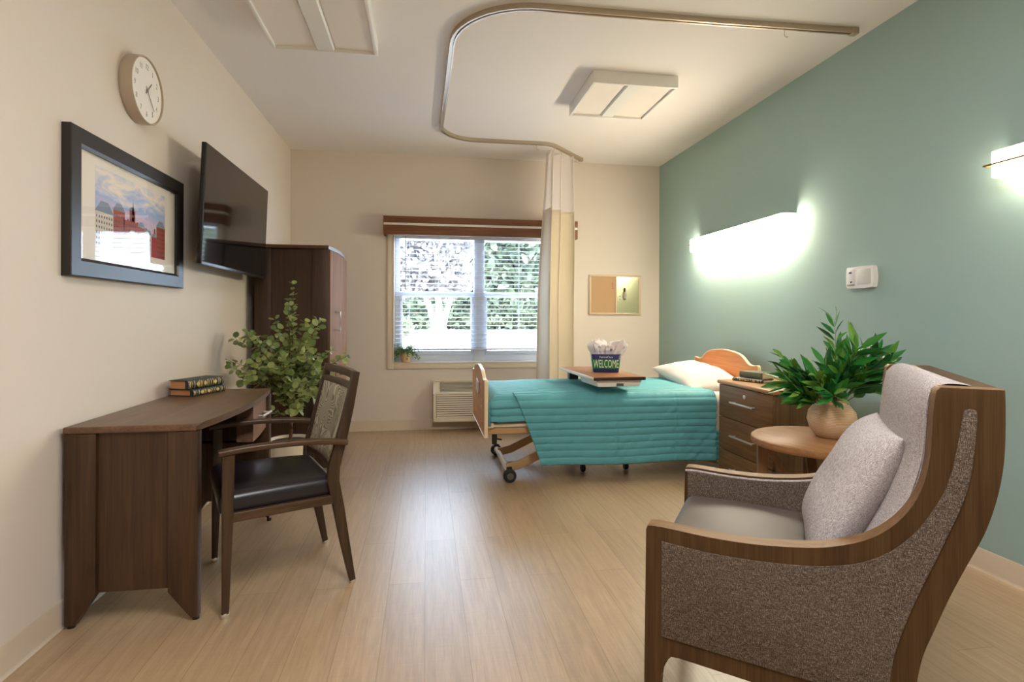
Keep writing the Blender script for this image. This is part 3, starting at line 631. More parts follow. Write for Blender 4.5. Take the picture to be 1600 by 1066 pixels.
# ------------------------------------------------------------------ cork and steel board
t = thing('bulletin_board', 'small framed board, half cork and half steel, on the back wall right of the curtain', 'notice board', (1.72, YW, 1.18))
bw, bh = .58, .43
bm = B()
for a, b in (((0, 0), (bw, .022)), ((0, bh - .022), (bw, bh)), ((0, .022), (.022, bh - .022)), ((bw - .022, .022), (bw, bh - .022)), ((.292, .022), (.308, bh - .022))): box(bm, (a[0], -.018, a[1]), (b[0], 0, b[1]), .002)
finish('frame', bm, plain('beige_board_frame', (212, 190, 160), .45), t)
bm = B(); box(bm, (.02, -.010, .02), (.294, -.002, bh - .02)); finish('cork_panel', bm, MT['cork'], t, smooth=False)
bm = B(); box(bm, (.306, -.010, .02), (bw - .02, -.002, bh - .02)); finish('steel_panel', bm, MT['boardmetal'], t, smooth=False)
for k in range(4):
    bm = B(); lathe(bm, [(0, .0), (.005, .0), (.0045, .004), (.003, .006), (.0045, .012), (0, .013)], 12, fn=lambda x, y, z: (x, -z, y)); o = finish('push_pin', bm, MT['red'])
    o.location = (1.72 + .262, YW - .0095, 1.18 + .285 + k * .019); tag(o, ['red push pin in the cork, lowest of the four', 'red push pin in the cork, second from the bottom', 'red push pin in the cork, third from the bottom', 'red push pin in the cork, topmost of the four'][k], 'push pin', 'red push pins in the cork board')
t2 = thing('marker_clip', 'black-topped marker held in a loop on the steel half of the board', 'marker', (1.72 + .395, YW - .0105, 1.18 + .17))
bm = B(); tube(bm, [(0, -.012, .075), (0, -.012, .12)], .007, 10); finish('cap', bm, MT['black'], t2)
bm = B(); tube(bm, [(.002, -.012, .0), (0, -.012, .075)], .0055, 10); finish('barrel', bm, MT['white'], t2)
bm = B(); tube(bm, [(.018 * cos(a), -.005, .04 + .045 * sin(a)) for a in [2 * pi * k / 16 for k in range(17)]], .0022, 6); finish('loop', bm, MT['dark'], t2)
bm = B(); box(bm, (-.010, -.022, -.008), (.012, 0, .004), .002); finish('base', bm, MT['dark'], t2)
for k, zz in enumerate((.165, .20)):
    bm = B(); lathe(bm, [(0, 0), (.007, 0), (.007, .005), (0, .006)], 14, fn=lambda x, y, z: (x, -z, y)); o = finish('magnet', bm, MT['grey']); o.location = (1.72 + .345, YW - .0105, 1.18 + zz); tag(o, ('lower' if k == 0 else 'upper') + ' small grey magnet beside the marker on the steel board', 'magnet', 'magnets on the board')

# ------------------------------------------------------------------ ceiling: lights, curtain track, curtain
def clight(cx, cy, label):
    t = thing('ceiling_light', label, 'ceiling light', (cx, cy, ZC), 0, 'square ceiling lights'); w, d, h = .60, .635, .085
    bm = B(); a, b = w / 2, d / 2
    for p, q in (((-a, -b), (a, -b + .02)), ((-a, b - .02), (a, b)), ((-a, -b + .02), (-a + .02, b - .02)), ((a - .02, -b + .02), (a, b - .02))): box(bm, (p[0], p[1], -h), (q[0], q[1], 0), .003)
    box(bm, (-a + .02, -b + .02, -.03), (a - .02, b - .02, -.02)); finish('frame', bm, MT['white'], t)
    bm = B(); prism(bm, [(-.055, -h + .018), (-.045, -h + .006), (.045, -h + .006), (.055, -h + .018)], -b + .02, b - .02, lambda u, v, q: (u, q, v)); finish('centre_spine', bm, MT['white'], t)
    for s in (-1, 1):
        bm = B(); prism(bm, [(s * .057, -h + .02), (s * (a - .02), -h + .014), (s * (a - .02), -h + .018), (s * .057, -h + .024)], -b + .02, b - .02, lambda u, v, q: (u, q, v)); finish('lens', bm, MT['lens'], t, smooth=False)
clight(1.395, 3.893, 'unlit square ceiling light inside the loop of the curtain track'); clight(-.59, 3.118, 'unlit square ceiling light above the desk, cut by the top of the photo')

def arc(c, r, a0, a1, n=10): return [(c[0] + r * cos(R(a0 + (a1 - a0) * k / n)), c[1] + r * sin(R(a0 + (a1 - a0) * k / n))) for k in range(n + 1)]
path = [(2.40, 2.835), (1.6, 2.865), (.62, 2.88)] + arc((.60, 3.33), .45, 270, 180, 12) + [(.142, 4.0), (.126, 4.75)] + arc((.46, 4.80), .335, 180, 90, 10)[1:] + [(.8, 5.135), (1.05, 5.13)] + arc((1.07, 5.33), .2, 270, 318, 5)[1:] + [(1.58, 5.585)]
tk = thing('curtain_track', 'aluminium privacy curtain track curving across the ceiling over the bed', 'curtain track', (.6, 4, ZC))
bm = B(); P3 = [(x - .6, y - 4, -.016) for x, y in path]; sweep(bm, P3, [(-.016, .016), (.016, .016), (.016, -.014), (.006, -.014), (.006, -.006), (-.006, -.006), (-.006, -.014), (-.016, -.014)]); finish('rail', bm, MT['alu'], tk, 30)
for (x, y) in (path[0], path[-1]): bm = B(); box(bm, (x - .6 - .02, y - 4 - .02, -.036), (x - .6 + .02, y - 4 + .02, 0), .004); finish('end_cap', bm, MT['alu'], tk)
def hook(x, y, l=.05):
    bm = B(); tube(bm, [(x - .6, y - 4, -.03), (x - .6, y - 4, -.035 - l * .5), (x - .6 + .006, y - 4, -.03 - l * .85), (x - .6 + .016, y - 4, -.03 - l), (x - .6 + .022, y - 4, -.03 - l * .8)], .0018, 6); finish('carrier_hook', bm, MT['alu'], tk)
hook(1.98, 2.853, .045); hook(1.02, 5.128); 
for k in range(4): hook(1.44 + .035 * k, 5.455 + .033 * k, .04)

cu = thing('privacy_curtain', 'beige privacy curtain with white mesh top hanging bunched beside the window', 'curtain', (1.27, 5.30, 0))
def cpt(u, z):
    f = 1 - z / 2.76; d = V((.75, .66, 0)); n = V((.66, -.75, 0)); sp = .19 + .085 * f
    w = (u * 2 - 1); ph = 2 * pi * 2.4 * u + .8 + .35 * sin(z * 1.3)
    amp = (.068 + .045 * f) * (1 + .25 * sin(u * 9.))
    p = d * (w * sp + .02 * sin(ph * 2)) + n * (amp * sin(ph) + .012 * NZ.noise(V((u * 7, z * 1.2, 3))))
    p.x += (.015 * sin(z * 2.1 + u * 4)) * f - .05 * f; return V((p.x, p.y, z))
zt, zm, zb = 2.752, 2.19, .03
bm = B(); grid(bm, 150, 24, lambda u, v: cpt(u, zm + (zt - .03 * abs(sin(pi * 7 * u)) - zm) * v)); o = finish('mesh_top', bm, MT['mesh'], cu, 80)
bm = B(); grid(bm, 150, 60, lambda u, v: cpt(u, zb + (zm - zb) * v)); o = thicken(finish('fabric', bm, MT['curt'], cu, 80), .0016)
for k in range(8):
    bm = B(); u = .04 + k * .13; p = cpt(u, zt - .028); q = V((p.x, p.y, zt)); tube(bm, [p, (p + q) / 2 + V((.004, 0, 0)), V((q.x * .9, q.y * .9, zt + .02))], .0018, 6); finish('hook', bm, MT['alu'], cu)

# ------------------------------------------------------------------ right wall: lights and call station
def sconce(y0, y1, label, lm='lamp'):
    t = thing('wall_light', label, 'wall light', (XR, (y0 + y1) / 2, 1.758), 0, 'long wall lights on the green wall'); l = (y1 - y0) / 2
    bm = B(); box(bm, (-.022, -l + .12, .012), (0, l - .12, .102), .003); finish('back_plate', bm, MT['white'], t)
    bm = B(); box(bm, (-.105, -l, 0), (-.022, l, .113), .004); finish('diffuser', bm, MT[lm], t)
    bm = B(); box(bm, (-.1045, -l + .0005, .113), (-.0, l - .0005, .1165), .001); finish('top_cover', bm, MT['white'], t)
    bm = B()
    tube(bm, [(-.109, -l - .03, .058), (-.109, l + .03, .058)], .0042, 8); tube(bm, [(-.109, -l - .028, .058), (-.02, -l - .028, .058)], .0042, 8); tube(bm, [(-.109, l + .028, .058), (-.02, l + .028, .058)], .0042, 8); finish('trim_rod', bm, MT['bronze'], t)
sconce(3.478, 4.83, 'lit long wall light on the green wall above the bed'); sconce(.72, 2.06, 'lit long wall light on the green wall, cut by the right edge of the photo', 'lamp2')
t = thing('nurse_call_station', 'white nurse call unit on the green wall between the two wall lights', 'call station', (XR, 2.885, 1.328))
bm = B(); ol = [(-.098, 0), (.098, 0), (.104, .06), (.098, .122), (-.098, .122), (-.104, .06)]
prism(bm, curve2(ol[:1] + [(0, -.003)] + ol[1:2], 4) + curve2(ol[1:4], 4)[1:] + curve2([ol[3], (0, .125), ol[4]], 4)[1:] + curve2([ol[4], ol[5], ol[0]], 4)[1:-1], 0, -.03, lambda u, v, d: (d, u, v), .006, 3); finish('housing', bm, MT['white'], t)
bm = B(); box(bm, (-.034, -.085, .02), (-.029, .012, .108), .003); finish('speaker_panel', bm, plain('grey_white_plastic', (214, 214, 206), .5), t)
bm = B(); box(bm, (-.033, .03, .02), (-.029, .09, .11), .002); finish('button_panel', bm, MT['white'], t)
bm = B(); box(bm, (-.036, .055, .086), (-.032, .075, .096), .002); finish('indicator', bm, MT['led'], t)
bm = B(); lathe(bm, [(0, .033), (.005, .033), (.005, .036), (0, .037)], 14, fn=lambda x, y, z: (-z, .058 + x, .036 + y)); finish('jack', bm, MT['black'], t)
bm = B(); box(bm, (-.037, .032, .014), (-.031, .088, .024), .002); finish('lip', bm, plain('grey_lip', (170, 164, 146), .5), t)

# ------------------------------------------------------------------ bed
BY = 4.22
bed = thing('hospital_bed', 'hospital bed with oak head and foot boards standing against the green wall', 'bed', (1.42, BY, 0))
def board(name, x, zb, zs, za, m, hw, th, parent):
    h = [(-hw, zb), (hw, zb), (hw, zs - .02), (hw - .012, zs), (hw - .07, zs - .006), (hw - .13, zs + .004), (hw - .22, zs + (za - zs) * .62), (hw - .32, za - .012), (0, za), (-hw + .32, za - .012), (-hw + .22, zs + (za - zs) * .62), (-hw + .13, zs + .004), (-hw + .07, zs - .006), (-hw + .012, zs), (-hw, zs - .02)]
    pts = [h[0], h[1]] + curve2(h[2:], 4)
    bm = B(); prism(bm, pts, x + .004, x + th - .004, lambda u, v, d: (d, u, v)); o = finish(name, bm, m, parent, smooth=False)
    bm = B(); sweep(bm, [(x + th / 2, u, v) for u, v in pts[1:] + [pts[0]] + [pts[1]]], rrect(.008, th, .35, 2), V((1, 0, 0))); finish('edge_band', bm, MT['edge'], o, 50); return o
board('headboard', .972, .35, .80, .893, MT['oak'], .485, .024, bed)
fb = board('footboard', -1.028, .335, .72, .79, MT['oakfoot'], .475, .026, bed)
bm = B(); box(bm, (-1.036, -.07, .585), (-1.0275, .05, .675), .002, rot=M.Rotation(R(10), 4, 'X')); finish('tag_holder', bm, MT['white'], fb)
for yy, zz in ((-.3, .52), (-.3, .41), (.3, .52), (.3, .41)): bm = B(); lathe(bm, [(0, 0), (.007, 0), (.006, .003), (0, .004)], 12, fn=lambda x, y, z: (-1.0275 - z, yy + x, zz + y)); finish('bolt', bm, MT['steel'], fb)
bm = B(); box(bm, (-.985, -.44, .395), (.955, .44, .418), .008); prism(bm, [(-.445, .392), (-.40, .385), (.40, .385), (.445, .392), (.45, .43), (.435, .43), (.43, .40), (-.43, .40), (-.435, .43), (-.45, .43)], -1.0, -.96, lambda u, v, d: (d, u, v)); finish('deck', bm, MT['cream'], bed)
bm = B()
for yy in (-.40, .40): box(bm, (-1.0, yy - .02, .345), (.96, yy + .02, .395), .004)
for xx in (-.9, -.3, .3, .9): box(bm, (xx - .02, -.4, .35), (xx + .02, .4, .39), .003)
finish('frame', bm, MT['tan'], bed)
bm = B(); box(bm, (-.96, -.36, .28), (-.925, -.33, .36), .003); tube(bm, [(-.94, -.345, .30), (-.90, -.39, .30)], .006, 8); lathe(bm, [(0, .0), (.018, 0), (.018, .05), (0, .05)], 14, (-.942, -.345, .262)); finish('lock_lever', bm, MT['black'], bed)
for sx in (-1, 1):
    xa = -.838 if sx < 0 else .80
    bm = B(); tube(bm, [(xa, -.36, .062), (xa, .36, .062)], .020, 14); finish('axle', bm, MT['cream'], bed)
    for yy in (-.24, .24):
        bm = B(); sweep(bm, [(xa, yy, .062), (xa - sx * .10, yy, .085), (xa - sx * .42, yy, .235), (xa - sx * .62, yy, .345)], rrect(.022, .062, .15)); finish('lift_arm', bm, MT['tan'], bed)
    for yy in (-.385, .385):
        bm = B(); fw2 = lambda x, y, z: (xa + x, yy + z, .046 + y)
        lathe(bm, [(0, -.024), (.036, -.024), (.044, -.018), (.046, 0), (.044, .018), (.036, .024), (0, .024)], 28, fn=fw2); c = finish('caster', bm, MT['rubber'], bed)
        bm = B(); lathe(bm, [(0, -.027), (.022, -.026), (.026, -.022), (.026, .022), (.022, .026), (0, .027)], 20, fn=fw2); finish('hub', bm, MT['dark'], c)
        bm = B(); box(bm, (xa - .02, yy - (.03 if yy > 0 else -.03) - .006, .05), (xa + .02, yy - (.03 if yy > 0 else -.03) + .006, .10), .003); finish('fork', bm, MT['black'], c)
bm = B(); rbox(bm, (1.42, BY, .505), (1.93, .89, .165), .05, 8, 4); tag(finish('mattress', bm, MT['sheet'], None, 60), 'mattress on the hospital bed under the teal quilt', 'mattress')

# quilt: cover over the top and foot end, plus the hanging near side
QX0, QX1, QY0, QY1, QZ = .432, 2.045, BY - .457, BY + .457, .602
pit = .050
def puff(s): return .0095 * abs(sin(pi * s / pit)) ** .38
def prof(s, r):          # quarter-round edge: returns (out, down) for arc length past the flat
    if s <= 0: return 0, 0
    if s < r * pi / 2: a = s / r; return r * sin(a), r * (1 - cos(a))
    return r, r + s - r * pi / 2
r_ = .055
def cover(u, v):
    su = -(r_ * pi / 2 + .135) + u * (QX1 - QX0 - r_ + r_ * pi / 2 + .135)    # along x: negative past the foot corner
    flat = QY1 - QY0 - 2 * r_; ed = r_ * pi / 2 + .10
    sv = v * (flat + 2 * ed) - ed
    ox, dx = prof(-su, r_)
    if sv < 0: oy, dy = prof(-sv, r_); y = QY0 + r_ - oy
    elif sv > flat: oy, dy = prof(sv - flat, r_); y = QY1 - r_ + oy
    else: oy, dy = 0, 0; y = QY0 + r_ + sv
    x = QX0 + r_ + max(su, 0) - ox
    if dx > 0 and dy > 0:
        k = math.hypot(dx, dy); z = QZ - max(dx, dy) * .96; 
        if dx > .02 and dy > .02: f = min(1, min(dx, dy) / .055) * .017; x += f; y += f * (1 if sv < 0 else -1)
    else: z = QZ - dx - dy
    slope = -.012 * max(0, 1 - max(su, 0) / .35)
    crown = .012 * sin(pi * min(1, max(0, v)))
    pf = 1.8 * puff(sv) + .004 * NZ.noise(V((x * 5, y * 5, 1)))
    nx = -min(1, dx / r_); ny = (-1 if sv < 0 else 1) * min(1, dy / r_); nz = max(0, 1 - max(-nx, abs(ny)))
    return V((x + nx * pf, y + ny * pf, z + nz * pf + slope + crown * (dx < .001)))
bm = B(); grid(bm, 80, 340, cover)
DZ1 = .118; r2 = r_ + .008; LF = .03; LA = LF + r2 * pi / 2; LD = LA + (QZ - r2 - DZ1)
def drape(u, v):
    t_ = v * LD; f = max(0., (t_ - LA) / (LD - LA)); xl = .60 + .19 * max(0, (t_ - .06) / (LD - .06)) ** .9; x = xl + u * (2.068 - xl)
    puf = puff(t_) * 1.1 + .0055 * NZ.noise(V((x * 24 + t_ * 16, t_ * 11, 5))) * min(1, v * 8) + .005 * NZ.noise(V((x * 3, t_ * 4, 0)))
    seam = -.005 * math.exp(-((x - 1.32) / .010) ** 2) - .005 * math.exp(-((x - 1.76) / .010) ** 2)
    yc = QY0 + r_ ; zc = QZ + .006 - r2; ed_ = min(1, u * 7 + .05) ** .6; rr = r2 + puf + seam + .003 + .013 * min(1, max(0, t_ - LF) / .08) * ed_
    lift = .010 * ed_ * sin(pi * min(1, max(0, (x - .5) / 1.6)))
    if t_ < LF: return V((x, yc + (LF - t_), zc + r2 + puf + .004 + lift * .4))
    if t_ < LA: a_ = (t_ - LF) / r2; return V((x, yc - rr * sin(a_), zc + (r2 + puf + .004) * cos(a_) + lift * .4 * cos(a_)))
    return V((x, yc - rr - .012 * sin(x * 5.3) * f, zc - (t_ - LA) + .010 * sin(pi * u) * f + .006 * sin(u * 9 + 1) * f))
grid(bm, 180, 130, drape)
grid(bm, 24, 40, lambda u, v: V((2.06 + .30 * u, QY0 - .006 - puff(.3 * v) * .6, .34 - v * .215)))
q = tag(finish('quilt', bm, MT['quilt'], None, 80), 'teal quilted bedspread covering the hospital bed and hanging down its near side', 'quilt'); thicken(q, .004, 1)
# white sheet at the head end, hanging at the near side
bm = B()
def sh(u, v):
    s = v * 1.30 - .32
    x = 2.03 + .33 * u + .01 * sin(v * 11) * (u < .02); rr = .05
    if s < 0: 
        sd = min(-s, 99); o, d = prof(sd, rr); return V((x, BY - .447 + rr - o - .012 * (d > rr) - .004 * NZ.noise(V((x * 12, s * 9, 2))), .598 - d))
    return V((x, BY - .447 + rr + s * .85, .598 + .003 * NZ.noise(V((x * 9, s * 7, 2)))))
grid(bm, 16, 70, sh); o = tag(finish('bed_sheet', bm, MT['sheet'], None, 70), 'white sheet showing below the pillow and hanging beside the drawers', 'sheet'); thicken(o, .002, 1)
bm = B(); cushion(bm, .74, .46, .19, 30, .05, .022, 4); o = tag(finish('pillow', bm, MT['pillow'], None, 70), 'white bed pillow lying in front of the oak headboard', 'pillow'); o.location = (2.185, 4.25, .672); o.rotation_euler = (R(-3), R(-8), R(90))

# overbed table
ot = thing('overbed_table', 'rolling overbed table with cherry top standing across the bed', 'overbed table', (1.30, 4.06, 0), R(2.5))
bm = B(); box(bm, (-.19, -.41, .722), (.18, .41, .744), .004, 2); tp = finish('tabletop', bm, MT['obt'], ot)
bm = B(); box(bm, (-.1935, -.4135, .7205), (.1835, -.4095, .7425), .002); box(bm, (.1795, -.41, .7205), (.1835, .41, .7425), .002); finish('edge_trim', bm, MT['obedge'], tp)
bm = B(); box(bm, (-.1945, -.41, .7205), (-.1895, .41, .7425), .002); finish('edge_trim', bm, MT['cream'], tp)
bm = B(); prism(bm, [(-.17, .722), (.17, .722), (.15, .674), (-.15, .674)], -.385, -.02, lambda u, v, d: (u, d, v), .006); finish('tray_drawer', bm, MT['white'], ot)
bm = B(); box(bm, (-.02, -.395, .680), (.03, -.382, .697), .003); finish('drawer_pull', bm, MT['dark'], ot)
bm = B(); box(bm, (-.06, -.3, .700), (.06, .54, .721), .004); finish('support_beam', bm, MT['cream'], ot)
bm = B(); box(bm, (-.09, .48, .06), (-.01, .54, .72), .006); finish('column', bm, MT['black'], ot)
bm = B()
for xx in (-.14, .20): box(bm, (xx - .02, -.05, .066), (xx + .02, .56, .098), .005)
box(bm, (-.16, .49, .066), (.22, .56, .098), .005); box(bm, (-.16, -.05, .066), (.22, -.01, .098), .005); finish('base', bm, MT['black'], ot)
for xx in (-.14, .20):
    for yy in (-.03, .53):
        bm = B(); lathe(bm, [(0, -.014), (.024, -.014), (.028, -.008), (.028, .008), (.024, .014), (0, .014)], 20, fn=lambda x, y, z: (xx + z, yy + x, .028 + y)); box(bm, (xx - .006, yy - .006, .028), (xx + .006, yy + .006, .07)); finish('caster', bm, MT['rubber'], ot)

# welcome bucket, tissue paper
bk = thing('gift_bucket', 'navy and green WELCOME card bucket standing on the overbed table', 'bucket', (1.332, 4.02, .7445), R(-14))
def buck(bm, z0, z1, e, mi=0):
    rings = []
    for z in (z0, z1):
        w = .092 + .016 * z / .135 + e; d = .062 + .012 * z / .135 + e
        rings.append([bm.verts.new((x * 2, y * 2, z)) for x, y in rrect(w, d, .12, 3)])
    m = len(rings[0])
    for j in range(m): bm.faces.new((rings[0][j], rings[0][(j + 1) % m], rings[1][(j + 1) % m], rings[1][j])).material_index = mi
    if z0 == 0: bm.faces.new(rings[0])
bm = B(); buck(bm, 0, .135, 0); thicken(finish('shell', bm, MT['navy'], bk, 40), .002)
bm = B(); buck(bm, .028, .096, .0022); finish('green_band', bm, MT['lime'], bk, 40)
ff = lambda x, y, d: (x, -(.062 + .012 * y / .135) - .0030 - d, y)
bm = B(); text(bm, 'WELCOME', .084, lambda x, y, d: ff(x, y + .0615, d), .455); finish('welcome_lettering', bm, MT['pale'], bk, smooth=False)
bm = B(); text(bm, 'FutureCare', .022, lambda x, y, d: ff(x, y + .113, d), .95); finish('name_lettering', bm, MT['pale'], bk, smooth=False)
ti = thing('tissue_paper', 'white printed tissue paper sticking out of the WELCOME bucket', 'tissue paper', (1.332, 4.02, .7445), R(-14))
bm = B(); bi = B()
pet = [(-.046, .012, -16, .150, .115, 0), (.006, -.012, 3, .112, .125, 1), (.058, .010, 24, .165, .125, 2), (-.02, .035, -8, .15, .10, 3), (.045, .035, 12, .13, .10, 4)]
for cx, cy, an, h, w, k in pet:
    A = R(an)
    def tp_(u, v, cx=cx, cy=cy, A=A, h=h, w=w, k=k):
        t_ = v; wid = w * (.5 + .55 * t_) * max(.02, 1 - max(0, (t_ - .55) / .45) ** 2.6) ** .5; s = (u * 2 - 1) * wid * .62
        hh = t_ * h * (1 + .07 * sin(u * 7 + k * 2) * t_)
        dy = -.028 * (1 - (2 * u - 1) ** 2) + .012 * NZ.noise(V((u * 4 + k * 5, v * 4, 1))) + .018 * t_ * sin(k * 2.2)
        return V((cx + s * cos(A) + hh * sin(A), cy + dy, .09 + hh * cos(A) - s * sin(A) * .6))
    grid(bm, 16, 14, tp_)
    for (u, v, sz, st) in ([(.62, .55, .017, 'FutureCare')] if k in (0, 1, 2) else []):
        p = tp_(.55, .55); du = (tp_(.58, .55) - p).normalized(); dv = (tp_(.55, .58) - p).normalized()
        q0 = tp_(.38 if k != 2 else .3, .62); 
        text(bi, st, .016, lambda x, y, d: q0 + du * (-y) + dv * x + V((0, -.005 - d, 0)), .9, .0003)
        q1 = tp_(.72, .66)
        lathe(bi, [(.005, 0), (.009, 0), (.009, .0006), (.005, .0006)], 14, fn=lambda x, y, z: q1 + du * x + dv * y + V((0, -.005 - z, 0)))
thicken(finish('paper', bm, MT['tissue'], ti, 60), .0006); finish('printed_marks', bi, MT['ink'], ti, smooth=False)

# ------------------------------------------------------------------ nightstand with books
NX0, NX1, NY0, NY1, NH = 2.02, 2.49, 3.0, 3.615, .722
ns = thing('nightstand', 'brown three-drawer bedside cabinet with bar pulls against the green wall', 'nightstand', (NX0, NY0, 0)); nw, nd = NY1 - NY0, NX1 - NX0
bm = B(); box(bm, (.018, .008, .0), (nd, nw - .008, NH - .026), .002); finish('body', bm, MT['nsb'], ns, smooth=False)
bm = B(); box(bm, (-.010, -.012, NH - .026), (nd, nw + .012, NH), .010, 4); finish('top', bm, MT['nst'], ns)
for k in range(3):
    z1 = NH - .030 - k * .222; z0 = z1 - .216
    bm = B(); box(bm, (0, .006, z0), (.0175, nw - .006, z1), .002); d = finish('drawer', bm, MT['nsf'], ns)
    zc = z0 + .115; bm = B(); yc = nw / 2 - .01
    box(bm, (-.034, yc - .13, zc - .006), (-.026, yc + .13, zc + .006), .003)
    for yy in (-.11, .11): tube(bm, [(.002, yc + yy, zc), (-.03, yc + yy, zc)], .0045, 8)
    finish('handle', bm, MT['steel'], d)
    if k == 0:
        bm = B(); lathe(bm, [(0, 0), (.014, 0), (.014, .004), (.011, .006), (0, .006)], 20, fn=lambda x, y, z: (-z, yc + x, z1 - .05 + y)); finish('lock', bm, MT['steel'], d)
b1 = book('book', 'thin black book under the olive book on the bedside cabinet', (2.085, 3.545, NH), R(-67), .222, .125, .022, MT['bookk'], MT['pagew'], MT['gold'], 'books on the bedside cabinet')
b2 = book('book', 'thick olive leather book on top of the thin black one', (2.137, 3.545, NH + .022), R(-73), .175, .13, .042, MT['bookol'], MT['pagew'], MT['gold'], 'books on the bedside cabinet', False)

# ------------------------------------------------------------------ round side table, vase
TC = (1.892, 2.445)
st = thing('side_table', 'round tan wooden side table with crossed braces behind the armchair', 'side table', (*TC, 0), R(20))
bm = B(); lathe(bm, [(0, .532), (.30, .532), (.306, .538), (.308, .55), (.306, .563), (.30, .568), (0, .568)], 72); finish('tabletop', bm, MT['tablew'], st, 40)
for k in range(4):
    a = R(90 * k + 45); c = V((cos(a), sin(a), 0)); bm = B(); sweep(bm, [c * .255 + V((0, 0, 0)), c * .255 + V((0, 0, .532))], rrect(.048, .048, .1), c); finish('leg', bm, MT['tablel'], st)
for k in range(2):
    a = R(90 * k + 45); c = V((cos(a), sin(a), 0)); bm = B()
    for s in (-1, 1): sweep(bm, [c * (s * .235) + V((0, 0, .52 if s > 0 else .50)), c * (-s * .04) + V((0, 0, .09))], rrect(.03, .045, .1), c.cross(V((0, 0, 1))))
    sweep(bm, [c * -.25 + V((0, 0, .07)), c * .25 + V((0, 0, .07))], rrect(.03, .04, .1)); finish('brace', bm, MT['tablel'], st)
va = thing('vase_of_branches', 'round ribbed tan vase of olive branches on the side table', 'vase', (1.972, 2.462, .568))
bm = B(); lathe(bm, [(0, 0), (.062, 0), (.072, .006), (.098, .04), (.110, .085), (.104, .125), (.082, .155), (.064, .168), (.062, .176), (.066, .182), (.060, .184), (.054, .178), (.056, .168), (.05, .12), (0, .12)], 56); finish('vase', bm, MT['vase'], va)
bs, bl, bo = B(), B(), B(); random.seed(21)
for k in range(23):
    a = 2 * pi * k / 23 * 2.0 + random.uniform(-.3, .3); el = random.uniform(.42, 1.3) if k > 6 else random.uniform(.42, .75); L = random.uniform(.22, .34) * (.72 + .25 * sin(el)) * (1 - .28 * max(0, -cos(a)))
    P = sprig(bs, bl, (cos(a) * .025, sin(a) * .025, .14), (cos(a) * cos(el), sin(a) * cos(el), sin(el)), L, 9, .032, 'lance', .24, .0026, True, 3.7, .36)
    if k % 4 == 0: q = P[6] + V((0, -.012, -.012)); lathe(bo, [(0, -.012), (.007, -.008), (.009, 0), (.007, .008), (0, .012)], 10, q)
sprig(bs, bl, (.02, 0, .15), (.72, .0, .62), .36, 7, .026, 'lance', .25, .0026, False, 4.2, .36); sprig(bs, bl, (.0, 0, .15), (.12, .0, 1), .42, 9, .027, 'lance', .1, .0026, True, 3.4, .36); sprig(bs, bl, (-.02, 0, .15), (-.7, .0, .75), .33, 9, .027, 'lance', .25, .0026, True, 3.4, .36); sprig(bs, bl, (-.02, 0, .15), (-.8, -.1, .5), .18, 6, .028, 'lance', .25, .0026, True, 3.8, .36)
finish('stems', bs, MT['gstem'], va); finish('leaves', bl, MT['oli'], va, smooth=False); finish('olives', bo, MT['olive'], va)

# ------------------------------------------------------------------ lounge armchair (local x = backwards, y = towards its far side)
TH = .963
ac = thing('lounge_armchair', 'high-backed lounge armchair in brown tweed with exposed wooden side frames', 'armchair', (.577, 1.401, 0), TH - pi / 2)
WID = .69
top = curve2([(0.004, .601), (.042, .603), (.151, .597), (.262, .598), (.371, .61), (.429, .623), (.491, .648), (.538, .683), (.573, .727), (.596, .776), (.609, .832), (.614, .888), (.617, .95), (.622, .995)], 3)
rear = curve2([(.738, 1.003), (.738, .9), (.734, .834), (.723, .767), (.704, .698), (.675, .627), (.646, .553), (.621, .48), (.601, .419), (.590, .358), (.583, .28), (.592, .16), (.618, .0)], 3)
inner = curve2([(.572, 0), (.552, .12), (.540, .22), (.50, .252)], 3) + [(.258, .261), (.085, .272)] + curve2([(.065, .273), (.047, .235), (.037, .19), (.034, .10), (.036, 0)], 3)
outline = [(.0, .0), (-.003, .2), (0.0, .590)] + top + [(.630, 1.003)] + rear + inner
fab = [(.041, .318), (.041, .566)] + curve2([(.042, .566), (.152, .558), (.262, .559), (.364, .567), (.429, .579), (.485, .597), (.538, .631), (.578, .673), (.606, .716), (.634, .774), (.65, .83), (.66, .892), (.667, .94), (.672, .957), (.690, .957), (.691, .935), (.687, .875), (.68, .814), (.667, .759), (.645, .695), (.621, .629), (.596, .563), (.573, .496), (.553, .428), (.543, .376), (.538, .335), (.53, .300)], 3) + [(.358, .303)]
for s in (0, 1):
    y0, y1 = (0, .05) if s == 0 else (WID - .05, WID); yo = y0 if s == 0 else y1; sg = -1 if s == 0 else 1
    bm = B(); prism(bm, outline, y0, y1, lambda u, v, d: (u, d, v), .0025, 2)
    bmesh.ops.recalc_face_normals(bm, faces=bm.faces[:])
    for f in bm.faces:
        if abs(f.normal.y) < .75: f.material_index = 1  # edge faces take the paler wood copy, light on the tops painted in
    sf = finish('side_frame', bm, [MT['lounge'], MT['lounge_lit']], ac, 30)
    bm = B(); prism(bm, fab, yo + sg * .0035, yo - sg * .008, lambda u, v, d: (u, d, v), .003, 2); finish('outer_panel', bm, MT['tweed'], sf, 30)
    # no cap strip here: the pale frame edge is light painted into the wood
    # inner upholstery with welt
    inn = [(.012, .30), (.012, .592)] + [(u, v - .010) for u, v in top[3:-2]] + [(.70, .985), (.70, .84), (.60, .56), (.53, .32)]
    yi = .05 if s == 0 else WID - .05
    bm = B(); prism(bm, inn, yi, yi - sg * .022, lambda u, v, d: (u, d, v), .005, 3); finish('inner_panel', bm, MT['tweed'], ac, 40)
    bm = B(); tube(bm, [(u + .001, yi - sg * .010, v - .009) for u, v in top], .0045, 6); finish('welt', bm, MT['ltweed'], ac)
bm = B(); y0, y1 = .05, WID - .05
